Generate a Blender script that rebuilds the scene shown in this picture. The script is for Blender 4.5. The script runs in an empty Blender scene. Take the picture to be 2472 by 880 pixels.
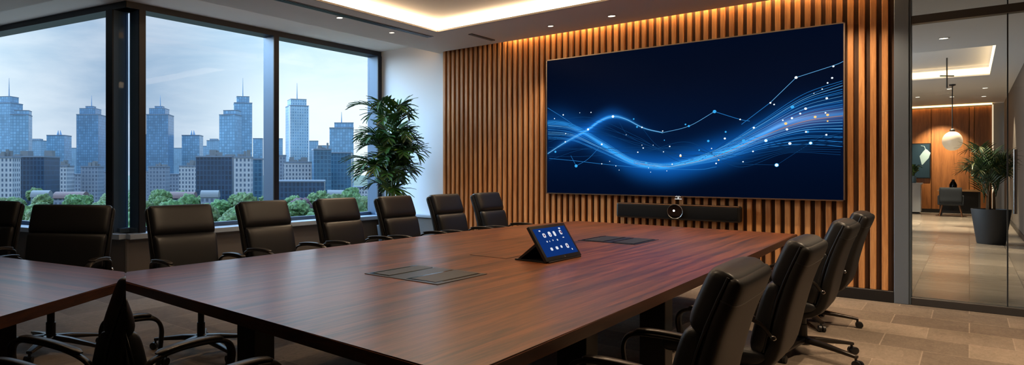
import bpy, bmesh, math, random
from mathutils import Vector, Matrix, noise
random.seed(7)
PI = math.pi
scene = bpy.context.scene
C = scene.collection

# ------------------------------------------------------------------ camera
F = 1549.7; PX = 820.0; PY = 412.0; H = 1.35; YAW = math.radians(44.446)
Rv = Vector((math.cos(YAW), math.sin(YAW), 0)); Wv = Vector((-math.sin(YAW), math.cos(YAW), 0))
cam_d = bpy.data.cameras.new('camera'); cam = bpy.data.objects.new('camera', cam_d); C.objects.link(cam)
cam.location = (0, 0, H); cam.rotation_euler = (PI/2, 0, YAW)
cam_d.sensor_width = 36; cam_d.sensor_fit = 'HORIZONTAL'; cam_d.lens = F/2472*36
cam_d.shift_x = (1236-PX)/2472; cam_d.shift_y = (PY-440)/2472
cam_d.clip_start = .05; cam_d.clip_end = 6000
scene.camera = cam
scene.view_settings.view_transform = 'Standard'; scene.view_settings.look = 'None'
scene.view_settings.gamma = 1; scene.view_settings.use_curve_mapping = False
scene.view_settings.exposure = 0.0
cy = scene.cycles
cy.use_denoising = True
try: cy.denoiser = 'OPENIMAGEDENOISE'
except Exception: pass
cy.max_bounces = 8; cy.diffuse_bounces = 4; cy.glossy_bounces = 4; cy.transparent_max_bounces = 16
cy.transmission_bounces = 6
cy.sample_clamp_indirect = 4; cy.caustics_reflective = False; cy.caustics_refractive = False

def ray(px, py): return Wv + Rv*((px-PX)/F) + Vector((0, 0, (PY-py)/F))
def at_z(px, py, z):
    r = ray(px, py); return r*((z-H)/r.z) + Vector((0, 0, H))
def at_y(px, py, Y):
    r = ray(px, py); return r*(Y/r.y) + Vector((0, 0, H))
def at_d(px, py, D): return ray(px, py)*D + Vector((0, 0, H))
K = (608-2*PX)/F
def mir(x, y):                      # the wing of the room left of the mitre at the window corner
    D = x*Wv.x + y*Wv.y; r = x*Rv.x + y*Rv.y
    q = Rv*(-r + K*D) + Wv*D
    return Vector((q.x, q.y, 0))

# ------------------------------------------------------------------ helpers
def lin(c):
    return tuple(((v/255)/12.92 if v/255 <= .04045 else ((v/255+.055)/1.055)**2.4) for v in c)
def mat(name, col, rough=.5, metal=0, spec=.5, **kw):
    m = bpy.data.materials.new(name); m.use_nodes = True
    b = m.node_tree.nodes['Principled BSDF']
    b.inputs['Base Color'].default_value = (*lin(col), 1); b.inputs['Roughness'].default_value = rough
    b.inputs['Metallic'].default_value = metal; b.inputs['Specular IOR Level'].default_value = spec
    for k, v in kw.items(): b.inputs[k].default_value = v
    return m
def emis(name, col, strength):
    m = bpy.data.materials.new(name); m.use_nodes = True; nt = m.node_tree; nt.nodes.clear()
    e = nt.nodes.new('ShaderNodeEmission'); o = nt.nodes.new('ShaderNodeOutputMaterial')
    e.inputs[0].default_value = (*lin(col), 1); e.inputs[1].default_value = strength
    nt.links.new(e.outputs[0], o.inputs[0]); return m
class N:
    """small node-building helper"""
    def __init__(s, m): s.nt = m.node_tree; s.b = s.nt.nodes.get('Principled BSDF')
    def n(s, t, **kw):
        x = s.nt.nodes.new(t)
        for k, v in kw.items(): setattr(x, k, v)
        return x
    def l(s, a, b): s.nt.links.new(a, b)
    def val(s, sock, v):
        if hasattr(v, 'links') or isinstance(v, bpy.types.NodeSocket): s.l(v, sock)
        else: sock.default_value = v
    def math(s, op, a, b=0.0, c=None, clamp=False):
        x = s.n('ShaderNodeMath', operation=op); x.use_clamp = clamp
        s.val(x.inputs[0], a); s.val(x.inputs[1], b)
        if c is not None: s.val(x.inputs[2], c)
        return x.outputs[0]
    def ramp(s, fac, stops):
        x = s.n('ShaderNodeValToRGB'); cr = x.color_ramp
        while len(cr.elements) < len(stops): cr.elements.new(.5)
        for e, (p, c) in zip(cr.elements, stops): e.position = p; e.color = (*c, 1)
        s.l(fac, x.inputs[0]); return x.outputs[0]
    def mix(s, fac, a, b, mode='MIX'):
        x = s.n('ShaderNodeMix', data_type='RGBA', blend_type=mode)
        s.val(x.inputs[0], fac)
        for i, v in ((6, a), (7, b)):
            if isinstance(v, tuple): x.inputs[i].default_value = (*v[:3], 1)
            else: s.l(v, x.inputs[i])
        return x.outputs[2]
    def noise(s, vec, scale, detail=4, rough=.5, dist=0):
        x = s.n('ShaderNodeTexNoise'); x.inputs['Scale'].default_value = scale
        x.inputs['Detail'].default_value = detail; x.inputs['Roughness'].default_value = rough
        x.inputs['Distortion'].default_value = dist
        if vec is not None: s.l(vec, x.inputs['Vector'])
        return x.outputs['Fac']
    def mapping(s, sc=(1, 1, 1), rot=(0, 0, 0), loc=(0, 0, 0), src='Object'):
        t = s.n('ShaderNodeTexCoord'); m = s.n('ShaderNodeMapping')
        m.inputs['Scale'].default_value = sc; m.inputs['Rotation'].default_value = rot; m.inputs['Location'].default_value = loc
        s.l(t.outputs[src], m.inputs[0]); return m.outputs[0]
    def bump(s, h, strength=.2, dist=.01):
        x = s.n('ShaderNodeBump'); x.inputs['Strength'].default_value = strength; x.inputs['Distance'].default_value = dist
        s.l(h, x.inputs['Height']); s.l(x.outputs[0], s.b.inputs['Normal'])

def wood(name, dark, light, sc, rough=.4, bump=.05, island=0.0, coat=0.0, streak=3.0):
    m = mat(name, light, rough); g = N(m)
    v = g.mapping(sc)
    if island:
        geo = g.n('ShaderNodeNewGeometry'); add = g.n('ShaderNodeVectorMath', operation='ADD')
        cmb = g.n('ShaderNodeCombineXYZ'); k = g.math('MULTIPLY', geo.outputs['Random Per Island'], 40.0)
        for i in range(3): g.l(k, cmb.inputs[i])
        g.l(v, add.inputs[0]); g.l(cmb.outputs[0], add.inputs[1]); v = add.outputs[0]
    a = g.noise(v, 1.0, 6, .6, .8); b = g.noise(v, streak*3, 3, .6, .3)
    f = g.math('ADD', g.math('MULTIPLY', a, .72), g.math('MULTIPLY', b, .28))
    mid = tuple((p+q)/2 for p, q in zip(lin(dark), lin(light)))
    col = g.ramp(f, [(.36, lin(dark)), (.5, mid), (.62, lin(light))])
    if island:
        mu = g.math('MULTIPLY_ADD', geo.outputs['Random Per Island'], island, 1-island/2)
        hsv = g.n('ShaderNodeHueSaturation'); g.l(col, hsv.inputs['Color']); g.l(mu, hsv.inputs['Value']); col = hsv.outputs[0]
    g.l(col, g.b.inputs['Base Color'])
    if coat: g.b.inputs['Coat Weight'].default_value = coat; g.b.inputs['Coat Roughness'].default_value = .24
    g.bump(b, bump, .004)
    return m

def obj(name, bm, m, parent=None, smooth=40, loc=None):
    bmesh.ops.recalc_face_normals(bm, faces=bm.faces)
    me = bpy.data.meshes.new(name); bm.to_mesh(me); bm.free()
    ms = m if isinstance(m, (list, tuple)) else [m]
    for x in ms: me.materials.append(x)
    if smooth:
        me.polygons.foreach_set('use_smooth', [True]*len(me.polygons))
        me.set_sharp_from_angle(angle=math.radians(smooth))
    o = bpy.data.objects.new(name, me); C.objects.link(o)
    if parent: o.parent = parent
    if loc: o.location = loc
    return o
def tag(o, label, cat, group=None, kind=None):
    if label: o['label'] = label
    if cat: o['category'] = cat
    if group: o['group'] = group
    if kind: o['kind'] = kind
    return o
def thing(name, label, cat, loc=(0, 0, 0), rz=0, group=None):
    o = bpy.data.objects.new(name, None); o.empty_display_size = .1; C.objects.link(o)
    o.location = loc; o.rotation_euler = (0, 0, rz)
    return tag(o, label, cat, group)
def struct(name, bm, m, parent=None, smooth=None, label=None):
    o = obj(name, bm, m, parent, smooth)
    if not parent: o['kind'] = 'structure'
    if label: o['label'] = label
    return o
def dup(root, loc=None, rz=None, label=None, group=None):
    r = root.copy(); C.objects.link(r)
    if loc is not None: r.location = loc
    if rz is not None: r.rotation_euler = (0, 0, rz)
    if label: r['label'] = label
    if group: r['group'] = group
    for ch in list(root.children):
        c = ch.copy(); C.objects.link(c); c.parent = r
        for gch in list(ch.children):
            d = gch.copy(); C.objects.link(d); d.parent = c
    return r

def B(): return bmesh.new()
def box(bm, x0, x1, y0, y1, z0, z1, bev=0, seg=2, M=None):
    t = Matrix.Translation(((x0+x1)/2, (y0+y1)/2, (z0+z1)/2)) @ Matrix.Diagonal((abs(x1-x0), abs(y1-y0), abs(z1-z0), 1))
    vs = bmesh.ops.create_cube(bm, size=1, matrix=t)['verts']
    if bev:
        es = list({e for v in vs for e in v.link_edges})
        r = bmesh.ops.bevel(bm, geom=es, offset=bev, segments=seg, affect='EDGES', profile=.6)
        vs = list({v for f in r['faces'] for v in f.verts} | {v for v in vs if v.is_valid})
        seen = set(vs); st = list(vs)
        while st:
            v = st.pop()
            for e in v.link_edges:
                w = e.other_vert(v)
                if w not in seen: seen.add(w); st.append(w)
        vs = list(seen)
    if M is not None: bmesh.ops.transform(bm, matrix=M, verts=vs)
    return bm
def prism(bm, poly, z0, z1):
    a = [bm.verts.new((x, y, z0)) for x, y in poly]; b = [bm.verts.new((x, y, z1)) for x, y in poly]
    bm.faces.new(a[::-1]); bm.faces.new(b); n = len(poly)
    for i in range(n): bm.faces.new((a[i], a[(i+1) % n], b[(i+1) % n], b[i]))
    return bm
def loft(bm, rings, cap=True, closed=True):
    vr = [[bm.verts.new(p) for p in r] for r in rings]
    n = len(rings[0])
    for a, b in zip(vr, vr[1:]):
        for i in range(n if closed else n-1):
            bm.faces.new((a[i], a[(i+1) % n], b[(i+1) % n], b[i]))
    if cap: bm.faces.new(vr[0][::-1]); bm.faces.new(vr[-1])
    return bm
def sring(c, ax, ay, a, b, n=20, e=4.0):
    out = []
    for i in range(n):
        t = 2*PI*(i+.5)/n; cs, sn = math.cos(t), math.sin(t)
        out.append(c + ax*(a*math.copysign(abs(cs)**(2/e), cs)) + ay*(b*math.copysign(abs(sn)**(2/e), sn)))
    return out
def catmull(pts, n):
    P = [Vector(p) for p in pts]; P = [P[0]*2-P[1]] + P + [P[-1]*2-P[-2]]
    out = []; m = len(P)-3
    for k in range(n+1):
        u = k/n*m; i = min(int(u), m-1); t = u-i
        a, b, c, d = P[i:i+4]
        out.append(.5*((2*b) + (c-a)*t + (2*a-5*b+4*c-d)*t*t + (3*b-a-3*c+d)*t**3))
    return out
def sweep(bm, pts, ra, rb=None, n=10, e=2.0, up=Vector((0, 0, 1)), cap=True):
    """tube with a super-elliptic section along a polyline; ra/rb number or list"""
    P = [Vector(p) for p in pts]; rings = []
    m = len(P); prev = None
    for i, p in enumerate(P):
        t = (P[min(i+1, m-1)]-P[max(i-1, 0)]).normalized()
        if prev is None:
            ax = up.cross(t)
            if ax.length < 1e-4: ax = Vector((1, 0, 0)).cross(t)
            ax.normalize()
        else:
            ax = (prev - t*prev.dot(t)).normalized()
        prev = ax; ay = t.cross(ax)
        a = ra[i] if isinstance(ra, (list, tuple)) else ra
        b = (rb[i] if isinstance(rb, (list, tuple)) else rb) if rb is not None else a
        rings.append(sring(p, ax, ay, a, b, n, e))
    return loft(bm, rings, cap)
def lathe(bm, prof, n=24, c=(0, 0, 0), sx=1.0, sy=1.0):
    c = Vector(c)
    return loft(bm, [[c+Vector((r*math.cos(2*PI*i/n)*sx, r*math.sin(2*PI*i/n)*sy, z)) for i in range(n)] for r, z in prof])
def slab(bm, pts, hw, ht, n=14, e=5.0, p=7, ring=24, ax=Vector((1, 0, 0))):
    """a padded slab: follows pts in the plane across ax; hw half width, ht half thickness; ends rounded"""
    us = [.5-.5*math.cos(PI*k/n) for k in range(n+1)]
    L = catmull(pts, 60); rings = []
    for u in us:
        k = u*60; i = min(int(k), 59); q = L[i].lerp(L[i+1], k-i)
        t = (L[min(i+1, 60)]-L[max(i-1, 0)]).normalized(); ay = ax.cross(t)
        f = max(.06, (1-abs(2*u-1)**p))**(1/2.2)
        fw = 1-.045*(1-f)
        w = hw(u) if callable(hw) else hw; th = ht(u) if callable(ht) else ht
        rings.append(sring(q, ax, ay, w*fw, th*f, ring, e))
    return loft(bm, rings)

# ------------------------------------------------------------------ materials
M = {}
M['paint'] = mat('ceiling paint', (206, 201, 196), .85)
M['tray'] = mat('tray paint', (190, 182, 172), .85)
M['white'] = mat('white wall paint', (214, 220, 228), .8)
M['wall'] = mat('taupe wall paint', (120, 112, 104), .85)
M['low'] = mat('grey brown sill wall', (92, 88, 86), .7)
M['frame'] = mat('frame metal toned as shade', (14, 22, 34), .45, .1)  # mullion fronts: room-side shade put into the dark colour
M['fin'] = mat('fin metal toned as daylight', (70, 92, 116), .45, .2)  # sides of the same mullions, window daylight put into the lighter colour
M['sill'] = mat('pale sill', (150, 164, 180), .45)
M['steel'] = mat('brushed grey metal', (108, 118, 130), .45, .4)
M['darksteel'] = mat('dark bronze metal', (70, 68, 66), .4, .5)
M['chrome'] = mat('polished chrome', (190, 186, 182), .14, 1)
M['black'] = mat('black satin plastic', (16, 16, 18), .42)
M['gloss'] = mat('black glass', (4, 5, 8), .08)
M['grille'] = mat('charcoal speaker cloth', (13, 13, 14), .9, 0, .2)
M['base_black'] = mat('black lacquer panel', (18, 17, 18), .45)
M['shadow_gap'] = mat('charcoal backing', (30, 20, 14), .8)
M['leather'] = mat('black leather', (22, 23, 26), .42, 0, .45)
g = N(M['leather']); g.bump(g.noise(g.mapping((1, 1, 1)), 240, 3, .6), .10, .002)
M['leather_back'] = mat('black leather shell', (19, 17, 16), .5, 0, .3)
g = N(M['leather_back']); g.bump(g.noise(g.mapping((1, 1, 1)), 240, 3, .6), .08, .002)
M['arm'] = mat('dark bronze arm', (48, 43, 39), .3, .5)
M['pot'] = mat('charcoal planter', (50, 53, 58), .6)
M['soil'] = mat('dark soil', (30, 24, 18), .9)
M['table'] = wood('walnut table veneer', (36, 17, 8), (134, 74, 34), (20, .75, 7), .32, .012, coat=.35, streak=2.6)
M['table_edge'] = wood('walnut table edge', (40, 22, 14), (70, 40, 24), (6, .7, 30), .4, .02)
M['slat'] = wood('oak slat', (158, 102, 56), (208, 150, 94), (14, 14, .9), .46, .04, island=.3)
M['slat_back'] = wood('slat backing board', (52, 30, 15), (86, 54, 28), (8, 8, .6), .6, .05)
M['panel'] = wood('lobby oak veneer', (120, 72, 36), (176, 112, 62), (3.5, 3.5, .35), .42, .03, island=.2)
M['desk'] = wood('pale oak desk top', (150, 108, 70), (200, 156, 110), (3, 12, 12), .4, .03)
M['leg_wood'] = mat('walnut chair leg', (92, 58, 34), .5)
M['stone'] = mat('white counter stone', (186, 190, 196), .3)
M['upholstery'] = mat('slate upholstery', (40, 46, 54), .8)
M['leaf'] = mat('palm leaf', (46, 98, 40), .42, 0, .5)
g = N(M['leaf']); geo = g.n('ShaderNodeNewGeometry')
g.l(g.ramp(geo.outputs['Random Per Island'], [(0, lin((22, 54, 22))), (.65, lin((48, 94, 38))), (1, lin((112, 146, 64)))]), g.b.inputs['Base Color'])
g.b.inputs['Subsurface Weight'].default_value = 0
M['leaf2'] = mat('lobby palm leaf', (40, 78, 38), .45)
g = N(M['leaf2']); geo = g.n('ShaderNodeNewGeometry')
g.l(g.ramp(geo.outputs['Random Per Island'], [(0, lin((22, 48, 26))), (.7, lin((52, 88, 44))), (1, lin((120, 118, 60)))]), g.b.inputs['Base Color'])
M['stem'] = mat('palm cane', (70, 92, 44), .5)
M['cane'] = mat('brown cane', (110, 80, 46), .6)
M['led'] = emis('warm LED diffuser', (255, 222, 182), 13.0)
M['led_slot'] = emis('warm LED slot', (255, 206, 142), 60.0)
M['lamp'] = emis('downlight lens', (255, 226, 190), 9.0)
M['led_lobby'] = emis('lobby LED', (255, 206, 146), 5.0)

# thin glass that lets light straight through and mirrors at grazing angles
def glass(name, tint, refl=1.0, rough=0.0):
    m = bpy.data.materials.new(name); m.use_nodes = True; nt = m.node_tree; nt.nodes.clear()
    t = nt.nodes.new('ShaderNodeBsdfTransparent'); s = nt.nodes.new('ShaderNodeBsdfGlossy')
    f = nt.nodes.new('ShaderNodeFresnel'); mu = nt.nodes.new('ShaderNodeMath'); mx = nt.nodes.new('ShaderNodeMixShader')
    o = nt.nodes.new('ShaderNodeOutputMaterial')
    t.inputs[0].default_value = (*lin(tint), 1); s.inputs['Roughness'].default_value = rough
    f.inputs[0].default_value = 1.45; mu.operation = 'MULTIPLY'; mu.inputs[1].default_value = refl
    ge = nt.nodes.new('ShaderNodeNewGeometry'); iv = nt.nodes.new('ShaderNodeMath'); iv.operation = 'SUBTRACT'; iv.inputs[0].default_value = 1
    m3 = nt.nodes.new('ShaderNodeMath'); m3.operation = 'MULTIPLY'
    nt.links.new(ge.outputs['Backfacing'], iv.inputs[1]); nt.links.new(f.outputs[0], mu.inputs[0])
    nt.links.new(mu.outputs[0], m3.inputs[0]); nt.links.new(iv.outputs[0], m3.inputs[1]); nt.links.new(m3.outputs[0], mx.inputs[0])
    nt.links.new(t.outputs[0], mx.inputs[1]); nt.links.new(s.outputs[0], mx.inputs[2]); nt.links.new(mx.outputs[0], o.inputs[0])
    return m
M['glass'] = glass('window glass', (250, 253, 254), .22)
M['glass_in'] = glass('partition glass', (240, 246, 248), 1.0)

# carpet tiles
m = M['carpet'] = mat('carpet tile', (120, 108, 98), .95, 0, .1); g = N(m)
br = g.n('ShaderNodeTexBrick'); br.offset = .5; br.squash = 1
br.inputs['Scale'].default_value = 1; br.inputs['Brick Width'].default_value = .5; br.inputs['Row Height'].default_value = .5
br.inputs['Mortar Size'].default_value = .004; br.inputs['Bias'].default_value = 0
br.inputs['Color1'].default_value = (*lin((104, 93, 84)), 1); br.inputs['Color2'].default_value = (*lin((134, 121, 108)), 1)
br.inputs['Mortar'].default_value = (*lin((140, 127, 114)), 1)
g.l(g.mapping(), br.inputs['Vector'])
fib = g.noise(g.mapping((26, 9, 20)), 1, 7, .75, 1.6); big = g.noise(g.mapping(), 2.2, 4, .6)
c1 = g.mix(.55, br.outputs[0], g.ramp(fib, [(.3, (.35,)*3), (.7, (.72,)*3)]), 'OVERLAY')
c2 = g.mix(.5, c1, g.ramp(big, [(.3, (.38,)*3), (.7, (.62,)*3)]), 'OVERLAY')
g.l(c2, g.b.inputs['Base Color']); g.bump(fib, .35, .01)
# lobby stone tile
m = M['tile'] = mat('lobby stone tile', (150, 138, 126), .24, 0, .5); g = N(m)
br = g.n('ShaderNodeTexBrick'); br.offset = .5
br.inputs['Scale'].default_value = 1; br.inputs['Brick Width'].default_value = .9; br.inputs['Row Height'].default_value = .45
br.inputs['Mortar Size'].default_value = .004
br.inputs['Color1'].default_value = (*lin((128, 118, 108)), 1); br.inputs['Color2'].default_value = (*lin((152, 140, 128)), 1)
br.inputs['Mortar'].default_value = (*lin((108, 98, 90)), 1)
g.l(g.mapping(rot=(0, 0, PI/2)), br.inputs['Vector'])
vein = g.noise(g.mapping((1.5, 5, 1)), 1.2, 7, .65, 1.2)
g.l(g.mix(.5, br.outputs[0], g.ramp(vein, [(.3, (.36,)*3), (.7, (.66,)*3)]), 'OVERLAY'), g.b.inputs['Base Color'])

# ------------------------------------------------------------------ room shell
YB = 8.71                                   # plane of the slatted wall and the glass partition
XW = -7.50                                  # inner plane of the window wall
YC = 3.85                                   # corner where the two window walls meet
mc = mir(XW, YC)
def m2(x, y): v = mir(x, y); return (v.x, v.y)
far_l = m2(XW, 7.6)
bm = B(); prism(bm, [(-16, -4), (3.2, -4), (3.2, YB), (-8.2, YB), (-8.2, 4.2), (far_l[0]-.5, far_l[1]+.5), (-16, 3)], -.12, 0)
struct('floor', bm, M['carpet'])
# ceiling slab, dropped soffit with tray opening
bm = B(); prism(bm, [(-16, -4), (3.2, -4), (3.2, YB+.3), (XW-.3, YB+.3), (XW-.3, YC+.1), (far_l[0]-.3, far_l[1]+.35), (-16, 2.6)], 3.47, 3.7)
struct('ceiling', bm, M['paint'])
XS = -6.23; ys = XS/(-1.95)
tx0, tx1, ty0, ty1 = -5.29, -1.2, 1.0, 7.33
e1 = m2(XS, 8.0)
bm = B()
prism(bm, [(XS, 8.60), (tx0, 8.60), (tx0, -4), (-15.5, -4), (-15.5, e1[1]), e1, (XS, ys)], 3.28, 3.465)
box(bm, tx0, tx1, ty1, 8.60, 3.28, 3.465); box(bm, tx0, tx1, -4, ty0, 3.28, 3.465); box(bm, tx1, 3.2, -4, 8.60, 3.28, 3.465)
box(bm, XS, -6.10, 8.60, YB, 3.28, 3.465); box(bm, -.55, 3.2, 8.60, YB+.05, 3.28, 3.465)
struct('ceiling_soffit', bm, M['paint'])
bm = B(); box(bm, tx0, tx1, ty0, ty1, 3.425, 3.466); struct('ceiling_tray', bm, M['tray'])

# window walls -------------------------------------------------------------
def window_wall(names, O, d, n_out, spec, L, no):
    """O corner point, d unit vector along the wall, n_out outward normal; spec: fins (a0,a1) along d; L length"""
    Mx = Matrix(((d.x, n_out.x, 0, O.x), (d.y, n_out.y, 0, O.y), (0, 0, 1, 0), (0, 0, 0, 1)))
    flip = Mx.to_3x3().determinant() < 0
    def done(bm): bmesh.ops.transform(bm, matrix=Mx, verts=bm.verts); return bm
    bm = B(); box(bm, .0, L, .02, .30, 0, .50); struct(names, done(bm), M['low'])
    bm = B(); box(bm, .0, L, -.10, .22, .50, .565, .008); struct('trim_%d' % no, done(bm), M['sill'])
    w = struct('window_%d' % no, done(box(B(), 0, L, .0, .24, 3.39, 3.47)), M['frame'])
    bm = B(); box(bm, 0, L, .17, .24, .565, .62); struct('bottom_rail', done(bm), M['fin'], w)
    for a0, a1 in spec['fins']:
        bm = B(); box(bm, a0, a1, -.01, .012, .565, 3.39); struct('mullion', done(bm), M['frame'], w)
        bm = B(); box(bm, a0, a1, .012, .24, .565, 3.39); struct('mullion_side', done(bm), M['fin'], w)
    for a0, a1 in spec['panes']:
        bm = B(); box(bm, a0-.0, a1+.0, .195, .207, .60, 3.40); struct('pane', done(bm), M['glass'], w)
    return w
window_wall('wall_window', Vector((XW, YC, 0)), Vector((0, 1, 0)), Vector((-1, 0, 0)),
            dict(fins=[(.17, .26), (2.37, 2.47), (4.76, 4.86)], panes=[(0, .17), (.26, 2.37), (2.47, 4.76)]), YB-YC+.0, 1)
pl = mir(XW, 8.7)-mc; Lw = pl.length; dl = pl.normalized(); nl = Vector((dl.y, -dl.x, 0))
if nl.dot(Vector((0, 1, 0))) < 0: nl = -nl
q = Lw/4.85
def ml(y0): return (mir(XW, y0)-mc).length
window_wall('wall_left', mc, dl, nl,
            dict(fins=[(ml(YC+.17), ml(YC+.26)), (ml(YC+2.37), ml(YC+2.47)), (ml(YC+4.76), ml(YC+4.86))],
                 panes=[(0, ml(YC+.17)), (ml(YC+.26), ml(YC+2.37)), (ml(YC+2.47), ml(YC+4.76))]), ml(YC+4.86), 2)
# white return wall, its lower ledge
bm = B(); box(bm, XW-.3, -6.14, YB, YB+.15, 0, 3.47); struct('wall_return', bm, M['white'])
bm = B(); box(bm, XW, -6.16, YB-.10, YB, 0, .575); struct('wall_ledge', bm, M['low'])
bm = B(); box(bm, XW-.02, -6.15, YB-.13, YB, .575, .62, .008); struct('trim_3', bm, M['sill'])
# slatted wall
bm = B(); box(bm, -6.14, -.55, YB, YB+.15, 0, 3.47); struct('wall_back', bm, M['slat_back'])
bm = B(); x = -6.13; n = 0
while x < -.60:
    t = (x+6.13)/5.6; p = .0835+.0105*t; w = p*.53
    box(bm, x, min(x+w, -.552), YB-.055, YB, .12, 3.40, .003, 1); x += p; n += 1
tag(obj('slat_cladding', bm, M['slat'], smooth=None), 'vertical oak slat cladding covering the whole wall behind the big screen', 'wall cladding')
bm = B(); box(bm, -6.14, -.55, YB-.06, YB, 0, .118, .004, 1); struct('baseboard_back', bm, M['base_black'])
# LED slot above slats
bm = B(); box(bm, -4.95, -.6, 8.604, 8.634, 3.36, 3.40)
tag(obj('linear_wall_washer', bm, M['led_slot'], smooth=None), 'thin warm strip light in the ceiling above the slats', 'light')
# remaining shell, behind the camera and out of frame
bm = B(); box(bm, 3.0, 3.2, -4, YB+.1, 0, 3.47); struct('wall_right', bm, M['wall'])
bm = B(); box(bm, -16, 3.2, -4.2, -4, 0, 3.47); struct('wall_front', bm, M['wall'])
bm = B(); box(bm, -16.2, -16, -4, 3, 0, 3.47); prism(bm, [(far_l[0]-.4, far_l[1]-.1), (far_l[0]-.4, far_l[1]+.3), (-16.1, 3.0), (-16.1, 2.6)], 0, 3.47)
struct('wall_end', bm, M['wall'])

# tray cove lights ----------------------------------------------------------
cove = thing('cove_light', 'warm glowing cove light around the ceiling tray over the long table', 'light')
e = .012
for (a, b_, c, d) in ((tx0, tx0+e, ty0, ty1), (tx1-e, tx1, ty0, ty1), (tx0, tx1, ty1-e, ty1), (tx0, tx1, ty0, ty0+e)):
    bm = B(); box(bm, a, b_, c, d, 3.295, 3.424); obj('light_strip', bm, M['led'], cove, None)
bm = B()
for (a, b_, c, d) in ((tx0, tx0+.025, ty0, ty1), (tx1-.025, tx1, ty0, ty1), (tx0, tx1, ty1-.025, ty1), (tx0, tx1, ty0, ty0+.025)):
    box(bm, a, b_, c, d, 3.274, 3.296)
obj('lip', bm, M['tray'], cove, None)
bm = B(); box(bm, XS-.02, XS-.003, 3.4, 8.6, 3.36, 3.44)
tag(obj('pelmet_light', bm, emis('pelmet LED', (255, 196, 130), 5), smooth=None), 'warm strip light hidden in the ceiling recess along the window', 'light')
# linear air diffuser
ad = thing('air_diffuser', 'long dark slot air diffuser in the ceiling beside the glowing tray', 'vent', (-5.55, 5.0, 3.28))
bm = B(); box(bm, -.055, .055, -2.6, 2.53, -.006, .004); obj('frame', bm, mat('diffuser frame', (120, 114, 110), .5, .3), ad, None)
bm = B()
for k in (-.027, .0, .027): box(bm, k-.009, k+.009, -2.58, 2.51, -.011, -.005)
obj('slot', bm, M['black'], ad, None)
def small_slot(x, y, l, label, w=.03):
    bm = B(); box(bm, x-w, x+w, y-l/2, y+l/2, 3.268, 3.281, .002, 1); tag(obj('ceiling_grille', bm, mat('grille grey', (96, 90, 86), .6), smooth=None), label, 'vent')
small_slot(-5.02, 8.05, .62, 'small grey slot grille in the ceiling near the first slats')
# downlights
def spot(loc, power, col=(1, .74, .48), size=2.0, blend=.6, r=.04, aim=None):
    l = bpy.data.lights.new('spot_lamp', 'SPOT'); l.energy = power*2.6; l.color = col; l.spot_size = size; l.spot_blend = blend; l.shadow_soft_size = r
    o = bpy.data.objects.new('spot_lamp', l); C.objects.link(o); o.location = loc
    if aim is not None:
        o.rotation_euler = (Vector(aim)-Vector(loc)).to_track_quat('-Z', 'Y').to_euler()
    return o
def downlight(x, y, z, label, power=0, r=.055, group=None, col=(1, .74, .48), size=1.9):
    t = thing('downlight', label, 'light', (x, y, z), 0, group)
    bm = B(); lathe(bm, [(r, .004), (r, -.006), (r*.78, -.008), (r*.74, .002)], 20); obj('trim_ring', bm, M['stone'], t)
    bm = B(); lathe(bm, [(r*.72, .003), (r*.72, -.004)], 20); obj('lens', bm, M['lamp'], t)
    if power: spot((x, y, z-.03), power, col, size)
downlight(-3.18, 8.08, 3.28, 'small downlight above the middle of the big screen', 30)
downlight(-3.98, 8.07, 3.28, 'small downlight above the left part of the big screen', 30, .045)
downlight(-5.75, 6.90, 3.28, 'small downlight by the dark slot diffuser, nearer the plant', 20, .045)
downlight(-5.66, 5.77, 3.28, 'small downlight by the dark slot diffuser, farther from the plant', 20, .05)
downlight(-4.56, 6.27, 3.425, 'round downlight inside the glowing ceiling tray', 60, .08)
# (further lamps of the same rows, outside the frame)
for (x, y, p) in ((-2.3, 8.08, 30), (-1.6, 8.08, 34), (-.9, 8.08, 40), (.3, 6.4, 130), (.5, 4.2, 110), (-2.3, 5.2, 60), (-2.3, 2.4, 40)):
    spot((x, y, 3.26 if (x > -1.2 or y > 7.4) else 3.40), p)

# ------------------------------------------------------------------ big screen
YS = YB-.115
scr = thing('wall_screen', 'huge wide wall screen showing glowing blue waves on slatted wall', 'screen', (0, 0, 0))
sx0, sx1 = at_y(1319, 300, YS).x, at_y(2040, 300, YS).x
sz0, sz1 = at_y(1680, 476, YS).z, at_y(1680, 99, YS).z
bm = B(); box(bm, sx0, sx1, YS+.006, YB-.056, sz0, sz1, .004, 1); obj('housing', bm, M['black'], scr, None)
fr = .013
bm = B()
box(bm, sx0, sx0+fr, YS-.008, YS+.01, sz0, sz1); box(bm, sx1-fr, sx1, YS-.008, YS+.01, sz0, sz1)
box(bm, sx0, sx1, YS-.008, YS+.01, sz0, sz0+fr); box(bm, sx0, sx1, YS-.008, YS+.01, sz1-fr, sz1)
obj('bezel', bm, mat('champagne bezel', (150, 132, 116), .3, .9), scr, None)
# display picture: navy field with a soft glow following the wave
m = bpy.data.materials.new('display picture'); m.use_nodes = True; m.node_tree.nodes.clear(); g = N(m)
tc = g.n('ShaderNodeTexCoord'); sp = g.n('ShaderNodeSeparateXYZ'); g.l(tc.outputs['Object'], sp.inputs[0])
u = g.math('DIVIDE', g.math('SUBTRACT', sp.outputs[0], sx0), sx1-sx0); v = g.math('DIVIDE', g.math('SUBTRACT', sp.outputs[2], sz0), sz1-sz0)
def uv(px, py): p = at_y(px, py, YS); return ((p.x-sx0)/(sx1-sx0), (p.z-sz0)/(sz1-sz0))
def curve_node(pts):
    fc = g.n('ShaderNodeFloatCurve'); cv = fc.mapping.curves[0]
    pts = [uv(*p) for p in pts]; pts[0] = (0, pts[0][1]); pts[-1] = (1, pts[-1][1])
    cv.points[0].location = pts[0]; cv.points[1].location = pts[-1]
    for p in pts[1:-1]: cv.points.new(*p)
    fc.mapping.update(); g.l(u, fc.inputs['Value']); return fc.outputs[0]
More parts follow.
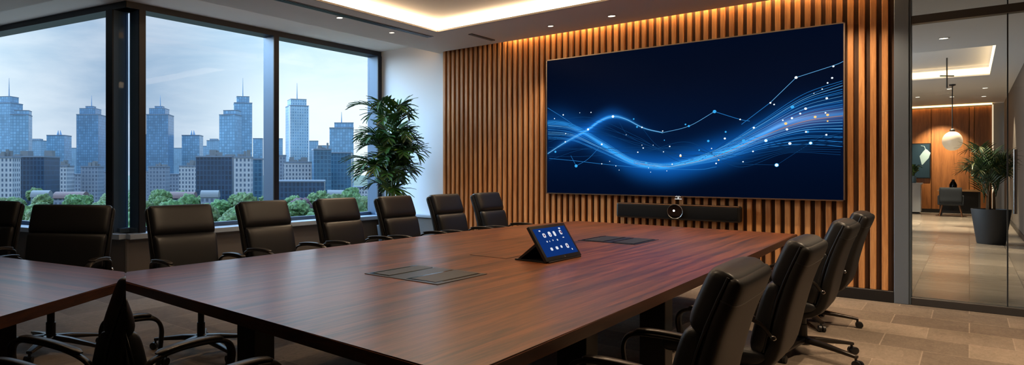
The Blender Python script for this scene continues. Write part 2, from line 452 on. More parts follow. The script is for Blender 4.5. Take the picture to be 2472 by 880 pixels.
wave1 = [(1320, 297), (1350, 296), (1380, 305), (1410, 320), (1450, 346), (1490, 372), (1530, 392), (1570, 400), (1610, 401), (1645, 395), (1700, 380), (1770, 358), (1840, 325), (1890, 300), (1940, 287), (2038, 274)]
wave2 = [(1320, 372), (1365, 343), (1420, 312), (1450, 291), (1480, 281), (1510, 287), (1555, 309), (1600, 320), (1700, 330), (1850, 330), (2038, 330)]
c1 = curve_node(wave1); c2 = curve_node(wave2)
def gau(c, w):
    d = g.math('DIVIDE', g.math('SUBTRACT', v, c), w); return g.math('EXPONENT', g.math('MULTIPLY', g.math('MULTIPLY', d, d), -1.0))
def hump(c, w):
    d = g.math('DIVIDE', g.math('SUBTRACT', u, c), w); return g.math('EXPONENT', g.math('MULTIPLY', g.math('MULTIPLY', d, d), -1.0))
core = g.math('MULTIPLY', gau(c1, .014), g.math('ADD', g.math('MULTIPLY', hump(.50, .30), 1.0), .10))
halo = g.math('MULTIPLY', gau(c1, .085), g.math('ADD', g.math('MULTIPLY', hump(.55, .35), .8), .25))
core2 = g.math('MULTIPLY', gau(c2, .010), hump(.2, .12))
halo2 = g.math('MULTIPLY', gau(c2, .05), hump(.2, .13))
warm = g.math('MULTIPLY', gau(c1, .03), hump(.88, .11))
bgn = g.math('ADD', g.math('MULTIPLY', gau(.40, .27), g.math('ADD', .35, g.math('MULTIPLY', hump(.12, .35), .45))), g.math('MULTIPLY', g.noise(g.mapping((.6, 1, 1)), 1.4, 2), .12))
tot = None
def addc(col, f):
    global tot
    mm = g.n('ShaderNodeVectorMath', operation='SCALE'); mm.inputs[0].default_value = col; g.l(f, mm.inputs['Scale'])
    if tot is None: tot = mm.outputs[0]; return
    ad_ = g.n('ShaderNodeVectorMath', operation='ADD'); g.l(tot, ad_.inputs[0]); g.l(mm.outputs[0], ad_.inputs[1]); tot = ad_.outputs[0]
addc((.0006, .0062, .030), bgn); addc((.05, .55, 1.3), core); addc((.003, .085, .36), halo)
addc((.03, .35, .95), core2); addc((.003, .06, .26), halo2); addc((.11, .07, .04), warm)
addc((.0003, .0022, .0095), g.math('ADD', g.math('MULTIPLY', u, 0.0), 1.0))
em = g.n('ShaderNodeEmission'); out = g.n('ShaderNodeOutputMaterial'); g.l(tot, em.inputs[0]); em.inputs[1].default_value = 1.15
gl = g.n('ShaderNodeBsdfGlossy'); gl.inputs['Roughness'].default_value = .25; gl.inputs[0].default_value = (.0012, .0012, .0014, 1)
ads = g.n('ShaderNodeAddShader'); g.l(em.outputs[0], ads.inputs[0]); g.l(gl.outputs[0], ads.inputs[1]); g.l(ads.outputs[0], out.inputs[0])
bm = B(); box(bm, sx0+fr, sx1-fr, YS, YS+.008, sz0+fr, sz1-fr); disp = obj('display', bm, m, scr, None)
# the drawn lines and nodes of the picture
def line_on_screen(bm, pts, w):
    P = [at_y(px, py, YS) for px, py in pts]; L = catmull(P, max(8, len(P)*16)) if len(P) > 2 else P
    L = [p for p in L if sx0+fr < p.x < sx1-fr]
    for i in range(len(L)-1):
        a, b_ = L[i], L[i+1]; t = (b_-a); nrm = Vector((-t.z, 0, t.x)).normalized()*w/2; o = Vector((0, -.0015, 0))
        bm.faces.new([bm.verts.new(q) for q in (a-nrm+o, b_-nrm+o, b_+nrm+o, a+nrm+o)])
rnd = random.Random(3)
bl, bc, bw, bo, bf = B(), B(), B(), B(), B()
key = [1312, 1380, 1450, 1530, 1600, 1650, 1740, 1840, 1940, 2046]
cen = [297, 305, 346, 391, 401, 395, 370, 325, 287, 272]
for k in range(26):
    s = (k-12.5)/13 + rnd.uniform(-.04, .04)
    spread = [22, 20, 15, 8, 5, 6, 17, 34, 60, 84]
    pts = [(x, c + (14 if x < 1400 else 5 if x < 1500 else 0) + s*sp_ + rnd.uniform(-1.5, 1.5)) for x, c, sp_ in zip(key, cen, spread)]
    if rnd.random() < .3: pts = pts[3:]
    t = bo if (.05 < s < .3 and rnd.random() < .8) else (bc if rnd.random() < .35 else bl)
    line_on_screen(t, pts, rnd.choice((.003, .004, .005)))
for k in range(9):
    y0 = 300+k*11; line_on_screen(bf, [(1320, y0), (1420, y0-18+rnd.uniform(-25, 25)), (1540, 330+k*5), (1660, 395-k*6+rnd.uniform(-8, 8)), (1780, 330+k*9), (1900, 345+k*3), (2046, 318+k*7)], .0045)
line_on_screen(bc, [(1860, 247), (1922, 187)], .005); line_on_screen(bc, [(1922, 187), (2012, 158), (2036, 148)], .005)
line_on_screen(bl, [(1790, 300), (1860, 247)], .005)
line_on_screen(bc, wave2[:8], .011)
line_on_screen(bc, [(1600, 320), (1663, 304), (1725, 269)], .005); line_on_screen(bl, [(1725, 269), (1787, 288), (1810, 292)], .005)
line_on_screen(bl, [(1378, 375), (1391, 400)], .004); line_on_screen(bl, [(1391, 400), (1420, 383), (1446, 356)], .004)
line_on_screen(bl, [(1326, 382), (1390, 388), (1460, 396), (1560, 405), (1680, 409), (1730, 402)], .005)
line_on_screen(bf, [(1875, 398), (1957, 345), (1995, 323)], .004); line_on_screen(bf, [(1740, 378), (1840, 368), (1957, 345), (2036, 347)], .004)
line_on_screen(bf, [(1730, 395), (1850, 397), (1875, 398)], .004); line_on_screen(bl, [(1322, 260), (1362, 285), (1400, 312)], .005)
line_on_screen(bf, [(1495, 295), (1515, 325), (1560, 350)], .004); line_on_screen(bf, [(1550, 308), (1580, 345), (1620, 372)], .004)
def dot(bm, px, py, r, f=.003):
    c = at_y(px, py, YS)+Vector((0, -f, 0)); vs = [bm.verts.new(c+Vector((r*math.cos(2*PI*i/12), 0, r*math.sin(2*PI*i/12)))) for i in range(12)]; bm.faces.new(vs)
dots = {'blue_node': [], 'white_node': [], 'amber_node': []}
for p in ((1480, 281, .021), (1922, 187, .018), (1360, 277, .012), (1427, 271, .009), (1400, 272, .006), (1725, 269, 0), (1663, 304, 0), (1391, 400, 0), (1600, 316, .009), (1420, 312, .018), (1453, 348, .015), (1512, 325, .006),
          (1750, 334, .014), (1787, 288, .01), (1820, 308, .014), (1996, 237, .014), (2012, 160, .012), (1945, 262, .016), (1907, 346, .018), (1957, 345, .016), (1875, 398, .02), (1849, 339, .018), (1643, 374, .013),
          (1729, 394, .011), (1794, 390, .009), (1818, 365, .011), (1566, 405, .006), (1453, 395, .009), (1487, 400, .008), (1623, 396, .010), (1718, 358, .008), (1912, 285, .014), (1932, 274, .012), (1998, 200, .01), (2009, 188, .012),
          (1985, 215, .008), (1860, 248, .012), (1869, 252, .01), (1965, 225, .006), (1550, 307, .012), (1365, 342, .012), (1366, 322, .009), (1339, 286, .009), (1577, 350, .006), (1602, 366, .008), (1617, 353, .01), (1550, 350, .006), (1993, 272, .01), (1900, 312, .015), (1946, 318, .012), (1890, 290, .01), (1571, 415, .006), (1610, 412, .006), (1472, 389, .006), (1495, 410, .006), (1540, 367, .01), (1553, 357, .01), (1995, 325, .012)):
    if p[2]: dots['white_node'].append(p)
for p in ((1725, 269, .024), (1663, 304, .016), (1655, 300, .012), (1391, 400, .026), (1341, 366, .018), (1710, 340, .017), (1538, 306, .014), (1604, 338, .008), (1530, 287, .012), (1688, 362, .011), (1752, 318, .013), (1795, 339, .02), (1560, 393, .018), (1527, 387, .012), (1913, 258, .022), (1950, 318, .014), (1875, 398, .026), (1849, 339, .024), (1957, 345, .022)):
    dots['blue_node'].append(p)
for p in ((1968, 282, .016), (1998, 277, .016), (1897, 298, .018), (1998, 292, .01), (1735, 386, .01), (1643, 376, .016)): dots['amber_node'].append(p)
for nm, b_, col, st in (('wave_lines', bl, (46, 140, 225), .8), ('bright_wave_lines', bc, (110, 190, 250), .8), ('amber_wave_lines', bo, (220, 160, 120), .7),
                        ('faint_wave_lines', bf, (24, 84, 150), .5)):
    obj(nm, b_, emis(nm, col, st), disp, None)
for nm, col, st in (('amber_node', (255, 200, 120), 1.2), ('blue_node', (60, 180, 255), .9), ('white_node', (225, 240, 255), 1.3)):
    me_ = emis(nm, col, st)
    for p in dots[nm]:
        bm = B(); dot(bm, p[0], p[1], p[2]*.8, .0045 if nm == 'white_node' else .003); obj(nm, bm, me_, disp, None)
bw.free()
# maker's plate under the screen: two tiny pale marks
bm = B(); c = at_y(1637, 476, YS)
for k in range(5):
    h_ = (.010, .016, .012, .016, .010)[k]; box(bm, c.x-.030+k*.013, c.x-.023+k*.013, YS-.010, YS-.006, sz0-.002, sz0-.002+h_)
box(bm, c.x-.038, c.x+.038, YS-.004, YS+.01, sz0-.030, sz0-.020); box(bm, c.x-.006, c.x+.006, YS+.0, YS+.01, sz0-.022, sz0)
obj('logo', bm, emis('logo light', (230, 226, 220), .8), scr, None)

# ------------------------------------------------------------------ sound bar
YF = YB-.17
sb = thing('conference_soundbar', 'long black conference soundbar with round camera below big screen', 'soundbar', (0, 0, 0))
bx0, bx1 = at_y(1487, 510, YF).x, at_y(1787, 510, YF).x; bz0, bz1 = at_y(1640, 531, YF).z, at_y(1640, 493, YF).z
bm = B(); box(bm, bx0, bx1, YF, YB-.056, bz0, bz1, .035, 4); obj('housing', bm, M['black'], sb)
bm = B(); box(bm, bx0+.025, bx1-.025, YF-.006, YF+.02, bz0+.022, bz1-.022, .005, 2); obj('speaker_grille', bm, M['grille'], sb)
bm = B(); box(bm, bx0+.01, bx1-.01, YF-.004, YF+.012, bz1-.012, bz1-.003, .003, 2); obj('top_trim', bm, mat('bronze trim', (170, 130, 96), .3, .8), sb)
c = at_y(1630, 510, YF-.012); Rot = Matrix.Translation(c) @ Matrix.Rotation(PI/2, 4, 'X')
bm = B(); lathe(bm, [(.080, -.01), (.084, .006), (.078, .012), (.0, .012)][:3], 32); bmesh.ops.transform(bm, matrix=Rot, verts=bm.verts); lens_o = obj('camera', bm, M['gloss'], sb)
bm = B(); loft(bm, [[Vector((R_*math.cos(2*PI*i/40), R_*math.sin(2*PI*i/40), z)) for i in range(40)] for R_, z in ((.085, .004), (.090, .012), (.088, .016), (.083, .014))], cap=False); bmesh.ops.transform(bm, matrix=Rot, verts=bm.verts); obj('lens_ring', bm, mat('lens ring', (176, 176, 176), .25, .9), lens_o)
bm = B(); lathe(bm, [(.013, .012), (.012, .015), (.004, .016)], 16, (-.012, .010, 0)); bmesh.ops.transform(bm, matrix=Rot, verts=bm.verts); obj('lens_glint', bm, emis('lens_glint', (255, 255, 255), 1.5), lens_o)  # glowing white dot painted in as the highlight on the lens

# ------------------------------------------------------------------ conference tables
def tabletop(name, poly, parent, ang):
    bm = B(); prism(bm, poly, .684, .738)
    es = [e for e in bm.edges if abs(e.verts[0].co.z-e.verts[1].co.z) < 1e-6]
    bmesh.ops.bevel(bm, geom=es, offset=.006, segments=2, affect='EDGES')
    o = obj(name, bm, [M['table'], M['table_edge']], parent, 30)
    for p in o.data.polygons:
        if abs(p.normal.z) < .5: p.material_index = 1
    return o
tb = thing('conference_table', 'long walnut conference table with flush cable boxes facing big screen', 'table', (-2.37, 4.6, 0))
P0 = (-3.655, 1.872); P1 = (-3.352, 1.708)
main = [P1, (-2.2, 1.672), (-1.075, 1.62), (-1.10, 3.2), (-1.14, 5.4), (-1.19, 7.55), (-2.3, 7.63), (-3.43, 7.66), (-3.60, 6.6), (-3.66, 5.6), (-3.675, 4.8), (-3.67, 3.6), (-3.655, 2.7), P0]
tabletop('tabletop', [(x+2.37, y-4.6) for x, y in main], tb, 0)
def slab_leg(parent, x, y, w, d, rz=0):
    bm = B(); box(bm, -w/2, w/2, -d/2, d/2, .02, .685, .004, 1); box(bm, -w/2-.01, w/2+.01, -d/2-.01, d/2+.01, 0, .025, .004, 1)
    bmesh.ops.transform(bm, matrix=Matrix.Translation((x, y, 0)) @ Matrix.Rotation(rz, 4, 'Z'), verts=bm.verts); obj('leg', bm, M['base_black'], parent, 30)
for x, y in ((-2.55, 2.0), (-1.30, 2.9), (-2.85, 4.6), (-1.30, 3.95), (-2.85, 6.9), (-1.45, 6.9)): slab_leg(tb, x+2.37, y-4.6, .14, .13)
# the second table, mitred against the first at its corner
tl = mir(-2.4, 3.6); ang = math.atan2((mir(0, 1)).y, (mir(0, 1)).x) - PI/2
tb2 = thing('conference_table', 'second walnut table joined to the near corner of the long table', 'table', tl, ang)
poly = [P1, P0] + [m2(*p) for p in ((-3.655, 2.7), (-3.67, 3.6), (-3.67, 4.8), (-1.14, 4.8), (-1.10, 3.2), (-1.075, 1.62), (-2.2, 1.672))]
Mi = Matrix.Rotation(-ang, 4, 'Z') @ Matrix.Translation(-tl)
tabletop('tabletop', [tuple((Mi @ Vector((x, y, 0)))[:2]) for x, y in poly], tb2, 0)
for x, y in ((-2.55, 2.0), (-1.3, 2.9), (-2.85, 4.5), (-1.45, 4.5)):
    v_ = Mi @ mir(x, y); slab_leg(tb2, v_.x, v_.y, .14, .13)

# cable boxes in the table top
def cable_box(x0, x1, y0, y1, label, dark):
    t = thing('cable_box', label, 'cable box', ((x0+x1)/2, (y0+y1)/2, .738))
    w, d = (x1-x0)/2, (y1-y0)/2; z = .0015
    met = mat('cable box plate', (70, 72, 76) if not dark else (20, 22, 26), .35, .7)
    bm = B(); box(bm, -w, w, -d, d, .0003, z+.002, .001, 1); obj('plate', bm, met, t, None)
    lidm = mat('cable box lid', (62, 62, 64) if not dark else (24, 28, 34), .42, .5)
    for (a, b_) in ((-w+.02, -w+.17 if not dark else -.03), (.03, w-.03 if not dark else w-.02)):
        bm = B(); box(bm, a, b_, -d+.025, d-.025, z, z+.0025); s = obj('slot', bm, M['gloss'], t, None)
        bm = B(); box(bm, a+.022, b_-.012, -d+.04, d-.035, z+.002, z+.0045, .001, 1); obj('lid', bm, lidm, t, None)
cable_box(-2.57, -2.04, 2.83, 3.33, 'grey metal cable box with two lids in the near end of the table', False)
cable_box(-2.46, -1.97, 5.50, 6.06, 'dark cable box with twin flaps in the table behind the tablet', True)
hb = thing('cable_hatch', 'flush walnut hatch with dark seam in the table left of tablet', 'cable box', (-2.44, 4.3, .738))
bm = B(); box(bm, -.16, .14, -.30, .34, .0003, .0012); obj('seam', bm, M['shadow_gap'], hb, None)
bm = B(); box(bm, -.152, .132, -.292, .332, .0005, .0022); obj('lid', bm, M['table'], hb, None)

# tablet
ta = thing('tablet', 'black touch control tablet with blue icon screen propped on table', 'tablet', (-1.985, 3.975, .738), math.radians(-1))
lean = math.radians(31)
Mt = Matrix.Translation((0, 0, .012)) @ Matrix(((0, -math.sin(lean), math.cos(lean), 0), (1, 0, 0, 0), (0, math.cos(lean), math.sin(lean), 0), (0, 0, 0, 1)))
TW, TH = .51, .262
def tpart(name, x0, x1, y0, y1, z0, z1, m, bev=0, parent=None):
    bm = B(); box(bm, x0, x1, y0, y1, z0, z1, bev, 2, Mt); return obj(name, bm, m, parent or ta, 35)
tpart('body', 0, TW, 0, TH, -.022, 0, M['black'], .006)
scm = emis('tablet screen', (22, 62, 140), .62)
sc_ = tpart('display', .028, TW-.028, .03, TH-.024, -.001, .0012, scm)
icm = emis('icon white', (226, 230, 240), .95)
ic = ((.24, .76, .024, .020), (.42, .78, .024, .024), (.57, .78, .020, .024), (.78, .80, .022, .022), (.23, .53, .010, .007), (.31, .53, .005, .006), (.42, .55, .008, .006), (.56, .54, .010, .008), (.78, .60, .016, .004),
      (.25, .25, .020, .014), (.42, .26, .022, .014), (.57, .28, .016, .012), (.76, .28, .024, .022), (.86, .13, .008, .008), (.17, .94, .015, .006), (.80, .95, .018, .007))
for i, (a, b_, w, h_) in enumerate(ic):
    x = .028+a*(TW-.056); y = .03+b_*(TH-.06)
    ring = [Vector((x+w*.8*math.copysign(abs(math.cos(t))**.6, math.cos(t)), y+h_*.8*math.copysign(abs(math.sin(t))**.6, math.sin(t)), .0022)) for t in [2*PI*k/16 for k in range(16)]]
    bm = B(); bm.faces.new([bm.verts.new(Mt @ p) for p in ring]); obj('icon', bm, icm, sc_, None)
imk = emis('icon mark', (150, 90, 130), .5)
for x, y, r in ((.24, .76, .009), (.42, .75, .007), (.76, .28, .009), (.79, .80, .011)):
    bm = B(); bm.faces.new([bm.verts.new(Mt @ Vector((.028+x*(TW-.056)+r*math.cos(2*PI*k/10), .03+y*(TH-.06)+r*math.sin(2*PI*k/10), .003))) for k in range(10)]); obj('icon_mark', bm, imk, sc_, None)
bm = B(); lathe(bm, [(.006, 0), (.006, .002)], 12); bmesh.ops.transform(bm, matrix=Mt @ Matrix.Translation((TW*.52, .014, 0)), verts=bm.verts); obj('home_button', bm, M['chrome'], ta)
bm = B(); box(bm, -.25, .005, .02, TW-.02, 0, .010, .003, 2)
obj('stand_base', bm, M['black'], ta, 35)
bm = B(); prism(bm, [(-.235, .008), (-.215, .008), (-.070, .125), (-.088, .135)], 0, TW-.06)
bmesh.ops.transform(bm, matrix=Matrix(((1, 0, 0, 0), (0, 0, 1, .03), (0, 1, 0, 0), (0, 0, 0, 1))), verts=bm.verts); obj('stand_strut', bm, M['black'], ta, 30)

# ------------------------------------------------------------------ conference chairs (face +Y)
def make_chair(lift, label, name='conference_chair', low=False, bo=0.0, arm_up=0.0):
    t = thing(name, label, 'chair')
    z = lift
    X = Vector((1, 0, 0))
    # back: centre line of cushions
    def bk(zz, off): # a point of the back plane at height zz, offset along the normal
        s = (zz-.44)/.56
        y = -.215 - .165*s - .035*math.sin(PI*min(1, max(0, s)))*-1*.6
        nrm = Vector((0, .96, .28)); return Vector((0, y, zz+z)) + nrm*off
    hw = .262
    bm = B(); slab(bm, [bk(zz, .030) for zz in ((.40, .45, .50, .55, .60) if low else (.40, .50, .60, .70, .775))], lambda u: hw*(.93+.07*u), lambda u: .052-.006*u)
    obj('backrest', bm, M['leather'], t, 60)
    bm = B()
    if not low: slab(bm, [bk(zz, .014) for zz in (.765, .83, .89, .95, .992)], hw, lambda u: .063)
    if not low: obj('head_cushion', bm, M['leather'], t, 60)
    bm = B(); slab(bm, [Vector((0, .03, .325+z)), Vector((0, -.10, .322+z)), Vector((0, -.205, .36+z)), bk(.46, -.036), bk(.55 if low else .62, -.036)] + ([bk(.59, -.03), bk(.61, -.012)] if low else [bk(.80, -.028), bk(.93, -.026), bk(.982, -.020)]), lambda u: (hw+.008)*(.80+.20*min(1, u*1.7)), .034, n=24, e=5, p=16)
    sh = obj('back_shell', bm, M['leather_back'], t, 60)
    bm = B()
    for s in (-1, 1):
        sweep(bm, [bk(zz, .002)+X*s*((hw+.002)*(.90+.10*min(1, (zz-.42)/.3))) for zz in ((.42, .46, .5, .55, .59) if low else (.42, .5, .6, .7, .8, .9, .98))], .0045, n=8)
    if not low: slab(bm, [bk(.896, -.0265), bk(.899, -.0265), bk(.902, -.0265)], hw+.0092, .0355, n=4, e=5, p=30)
    obj('piping', bm, M['black'], sh, 60)
    # seat
    bm = B(); slab(bm, [Vector((0, -.215, .395+z)), Vector((0, -.10, .382+z)), Vector((0, .08, .385+z)), Vector((0, .22, .390+z)), Vector((0, .275, .365+z))], .255, .052, n=16)
    obj('seat', bm, M['leather'], t, 60)
    bm = B(); box(bm, -.14, .14, -.14, .16, .295+z, .335+z, .012); obj('tilt_mechanism', bm, M['black'], t, 40)
    # arms
    za = z + arm_up
    for s in (-1, 1):
        P = catmull([(s*.275, -.245, .52+za), (s*.292, -.20, .580+za), (s*.298, -.10, .606+za), (s*.298, .04, .610+za), (s*.297, .135, .598+za), (s*.292, .175, .555+za), (s*.285, .172, .48+za), (s*.268, .13, .375+z)], 36)
        a = obj('armrest', sweep(B(), P, .021, .010, n=14, e=3), M['arm'], t, 60)
        P = catmull([(s*.296, -.185, .608+za), (s*.298, -.08, .6225+za), (s*.298, .05, .6255+za), (s*.297, .125, .616+za)], 16)
        obj('arm_pad', sweep(B(), P, [.010]+[.023]*15+[.010], [.003]+[.008]*15+[.003], n=14, e=3.5), M['arm'], a, 60)
        bm = B(); lathe(bm, [(.012, -.006), (.013, .010), (.009, .014)], 14); bmesh.ops.transform(bm, matrix=Matrix.Translation((s*.285, -.262, .515+za)) @ Matrix.Rotation(s*PI/2, 4, 'Y'), verts=bm.verts)
        obj('bolt', bm, M['chrome'], t, 40)
    # column and star base
    bm = B(); lathe(bm, [(.030, .09), (.030, .22), (.024, .225), (.024, .31+z)], 18); obj('gas_column', bm, M['black'], t, 30, (0, bo, 0))
    bm = B(); lathe(bm, [(.045, .075), (.055, .085), (.055, .115), (.034, .135)], 20); obj('base_hub', bm, M['arm'], t, 30, (0, bo, 0))
    for k in range(5):
        an = -PI/2 + (k+.55)*2*PI/5; d = Vector((math.cos(an), math.sin(an), 0))
        P = [d*.03+Vector((0, 0, .108)), d*.14+Vector((0, 0, .104)), d*.28+Vector((0, 0, .088)), d*.37+Vector((0, 0, .076))]
        l = obj('base_leg', sweep(B(), P, [.036, .031, .024, .018], [.022, .019, .014, .011], n=12, e=3.5), M['arm'], t, 50, (0, bo, 0))
        bm = B(); c = d*.365
        sweep(bm, [c+Vector((0, 0, .078)), c+Vector((0, 0, .05))], .008, n=8)
        tg = Vector((-d.y, d.x, 0))
        for s in (-1, 1):
            cc = c+tg*s*.014+d*.012
            rings = []
            for o_, r in ((-.011, .020), (-.009, .027), (.009, .027), (.011, .020)):
                rings.append([cc+tg*o_+(d*math.cos(2*PI*i/18)+Vector((0, 0, 1))*math.sin(2*PI*i/18))*r+Vector((0, 0, .0275)) for i in range(18)])
            loft(bm, rings)
        obj('caster', bm, M['black'], l, 40)
    return t
G1 = 'black chairs along the window side of the table'
proto_hi = make_chair(.08, '')
ord_ = ['nearest to the window corner', 'second from the window corner', 'third from the window corner', 'in front of the leafy palm', 'in front of the white wall', 'in front of the wood slats']
row = [(-4.10, 2.70, -PI/2-.10), (-4.18, 3.63, -PI/2), (-4.11, 4.49, -PI/2), (-4.03, 5.29, -PI/2), (-3.97, 6.12, -PI/2), (-3.93, 6.95, -PI/2)]
for i, (x, y, rz) in enumerate(row):
    lab = 'black leather high-back chair on window side of long table, ' + ord_[i]
    if i == 0: c_ = proto_hi; c_.location = (x, y, 0); c_.rotation_euler = (0, 0, rz); c_['label'] = lab
    else: c_ = dup(proto_hi, (x, y, 0), rz, lab)
    c_['group'] = G1
# right-hand row
proto_lo = make_chair(0, '', bo=-.10)
rowr = [(-.97, 2.78, PI/2+.02), (-.96, 4.10, PI/2), (-.98, 5.78, PI/2), (-1.0, 7.02, PI/2)]
labr = ['large black leather chair in the foreground, back to the viewer, nearest door-side one',
        'black leather chair second from the viewer along the door side of the table',
        'black leather chair third from the viewer on the door side, its castors on the carpet',
        'black leather chair farthest along the door side of the table, before the slats']
for i, (x, y, rz) in enumerate(rowr):
    if i == 0: c_ = proto_lo; c_.location = (x, y, 0); c_.rotation_euler = (0, 0, rz); c_['label'] = labr[i]
    else: c_ = dup(proto_lo, (x, y, 0), rz, labr[i])
    c_['group'] = 'black chairs along the door side of the table'
    for ch in c_.children:          # each star base is swivelled its own way
        if ch.name.startswith(('base_leg', 'base_hub', 'gas_column')): ch.location.y = (-.10, -.10, -.10, .05)[i]
        if ch.name.startswith('base_leg'): ch.rotation_euler = (0, 0, math.radians((0, 20, 5.4, -31.6)[i]))
# chairs of the second table and the pair meeting under the mitred corner
def place_wing(c, x, y, fx, fy, lo=.8, hi=1.3):
    p = mir(x, y); f = mir(fx, fy); s = mir(-fy, fx)
    ph = math.atan2(f.y, f.x)-PI/2; fd = Vector((f.x, f.y, 0)).normalized(); pd = Vector((fd.y, -fd.x, 0))
    c.location = p; c.rotation_euler = (0, 0, ph); c.scale = (min(hi, max(lo, abs(s.dot(pd)))), min(hi, max(lo, f.length)), 1)
for i, (x, y, rz) in enumerate(row[:2]):
    c_ = dup(proto_hi, None, None, ('dark leather chair at the second table, beside the window corner', 'black leather chair cut by the edge of the view at the second table')[i], 'black chairs at the second table')
    d_ = Vector((-math.sin(rz), math.cos(rz))); place_wing(c_, x, y, d_.x, d_.y)
proto_mid = make_chair(-.06, '', arm_up=.09)
nrm_w = (Rv - Wv*((304-PX)/F)).normalized()       # vertical mitre plane through the window corner
def cut(root, sign):
    bpy.context.view_layer.update()
    for o in [c for c in root.children] + [k for c in root.children for k in c.children]:
        me = o.data.copy(); o.data = me; bm = B(); bm.from_mesh(me)
        mw = root.matrix_world
        bmesh.ops.transform(bm, matrix=mw, verts=bm.verts)
        ge = bm.verts[:]+bm.edges[:]+bm.faces[:]
        r = bmesh.ops.bisect_plane(bm, geom=ge, plane_co=(0, 0, 0), plane_no=nrm_w*sign, clear_inner=True)
        ed = [e for e in r['geom_cut'] if isinstance(e, bmesh.types.BMEdge)]
        if ed:
            try: bmesh.ops.contextual_create(bm, geom=ed)
            except Exception: pass
        bmesh.ops.transform(bm, matrix=mw.inverted(), verts=bm.verts)
        bm.to_mesh(me); bm.free()
        if len(me.polygons) == 0: bpy.data.objects.remove(o)
nx, ny, nr = -2.56, 1.47, .0
proto_mid.location = (nx, ny, 0); proto_mid.rotation_euler = (0, 0, nr)
twin = dup(proto_mid)
d_ = Vector((-math.sin(nr), math.cos(nr))); place_wing(twin, nx, ny, d_.x, d_.y)
cut(proto_mid, 1); cut(twin, -1)
for c_, lb in ((proto_mid, 'dark chair with curved arm under the near end of the long table'), (twin, 'dark chair with curved arm under the near end of the second table')):
    tag(c_, lb, 'chair', 'pair of chairs meeting at the table corner')

low_ = make_chair(.02, 'low-back black chair cropped by the bottom edge, near end of the long table', low=True)
low_.location = (-1.60, 1.44, 0); low_['group'] = 'low-back chairs at the near ends of the tables'
low2 = dup(low_, None, None, 'low-back black chair cropped by the bottom edge, near end of the second table'); place_wing(low2, -1.60, 1.44, 0, 1)

# ------------------------------------------------------------------ plants
def frond(bm, base, az, length, rise, droop, nl, ll, lw, rnd):
    """a feather leaf: arching rib plus leaflets both sides"""
    d = Vector((math.cos(az), math.sin(az), 0)); pts = []
    for k in range(9):
        u = k/8; pts.append(base + d*(length*u*(1-.15*u)) + Vector((0, 0, rise*math.sin(u*PI*.62) - droop*u*u*1.2)))
    sweep(bm, pts, [.006*(1-.8*k/8)+.001 for k in range(9)], n=5)
    L = catmull(pts, 40)
    for i in range(nl):
        u = .22 + .78*(i+.5)/nl; k = int(u*39); p = L[k]; t = (L[k+1]-L[k]).normalized()
        side = t.cross(Vector((0, 0, 1))).normalized(); up = side.cross(t)
        for s in (-1, 1):
            out = (side*s*(.85-.35*u) + t*(.55+.5*u) + up*(.18-.1*u)).normalized()
            l_ = ll*(.55+.9*math.sin(PI*min(1, .15+.8*u)))*rnd.uniform(.8, 1.1)*.8; w = lw*rnd.uniform(.8, 1.15)
            q = [p, p+out*l_*.35+Vector((0, 0, -l_*.02)), p+out*l_*.7+Vector((0, 0, -l_*.05)), p+out*l_+Vector((0, 0, -l_*.14))]
            wd = t.cross(out).cross(out).normalized()
            wv = [.25, 1.0, .8, .04]
            mid = [bm.verts.new(x) for x in q]; a = [bm.verts.new(x+wd*w*f+up*w*.25) for x, f in zip(q, wv)]; b_ = [bm.verts.new(x-wd*w*f+up*w*.25) for x, f in zip(q, wv)]
            for j in range(3):
                bm.faces.new((mid[j], mid[j+1], a[j+1], a[j])); bm.faces.new((mid[j+1], mid[j], b_[j], b_[j+1]))
def pot(parent, prof, soil_r, soil_z, sx=1.0):
    bm = B(); lathe(bm, prof, 32, sx=sx); obj('pot', bm, M['pot'], parent, 40)
    bm = B(); lathe(bm, [(soil_r, soil_z-.01), (soil_r, soil_z), (soil_r*.5, soil_z+.012)], 24, sx=sx); obj('soil', bm, M['soil'], parent, 40)
rp = random.Random(11)
pc = Vector((-6.60, 7.92, 0))
pa = thing('potted_palm', 'tall leafy green palm by the window in front of the white wall', 'plant', pc)
pot(pa, [(.17, 0), (.18, .02), (.235, .46), (.24, .48), (.215, .48), (.20, .40)], .21, .43)
def cam_off(r, dep): return Rv*r + Wv*dep
fr_spec = []
tops = [(-.30, .0, 1.55), (-.10, .05, 1.95), (.04, -.02, 2.12), (.18, .05, 1.85), (.30, .0, 1.62), (.02, .12, 1.45), (-.16, -.1, 1.35)]
for i, (r, dep, zt) in enumerate(tops):
    top = cam_off(r*.45, dep)+Vector((0, 0, zt)); b0 = cam_off(r*.22, dep*.6)+Vector((0, 0, .42))
    bm = B(); P = catmull([b0, b0.lerp(top, .5)+cam_off(-r*.06, 0), top], 12); sweep(bm, P, [.017-.009*k/12 for k in range(13)], n=8); obj('stem', bm, M['stem'], pa, 60)
    nf = 9
    for k in range(nf):
        az = YAW + (0 if r >= 0 else PI) + (k-(nf-1)/2)*2*PI/nf + rp.uniform(-.35, .35)
        hb_ = top + Vector((0, 0, -.065*k + .02)); lf_ = 1.0 - .30*math.cos(az-YAW)
        bm = B(); frond(bm, hb_, az, lf_*rp.uniform(.42, .62)*(1.0 if zt > 1.5 else .85), rp.uniform(.22, .48)*(1.25 if zt > 1.8 and k < 3 else .8), rp.uniform(.03, .16), 8, .27, .028, rp)
        obj('frond', bm, M['leaf'], pa, None)
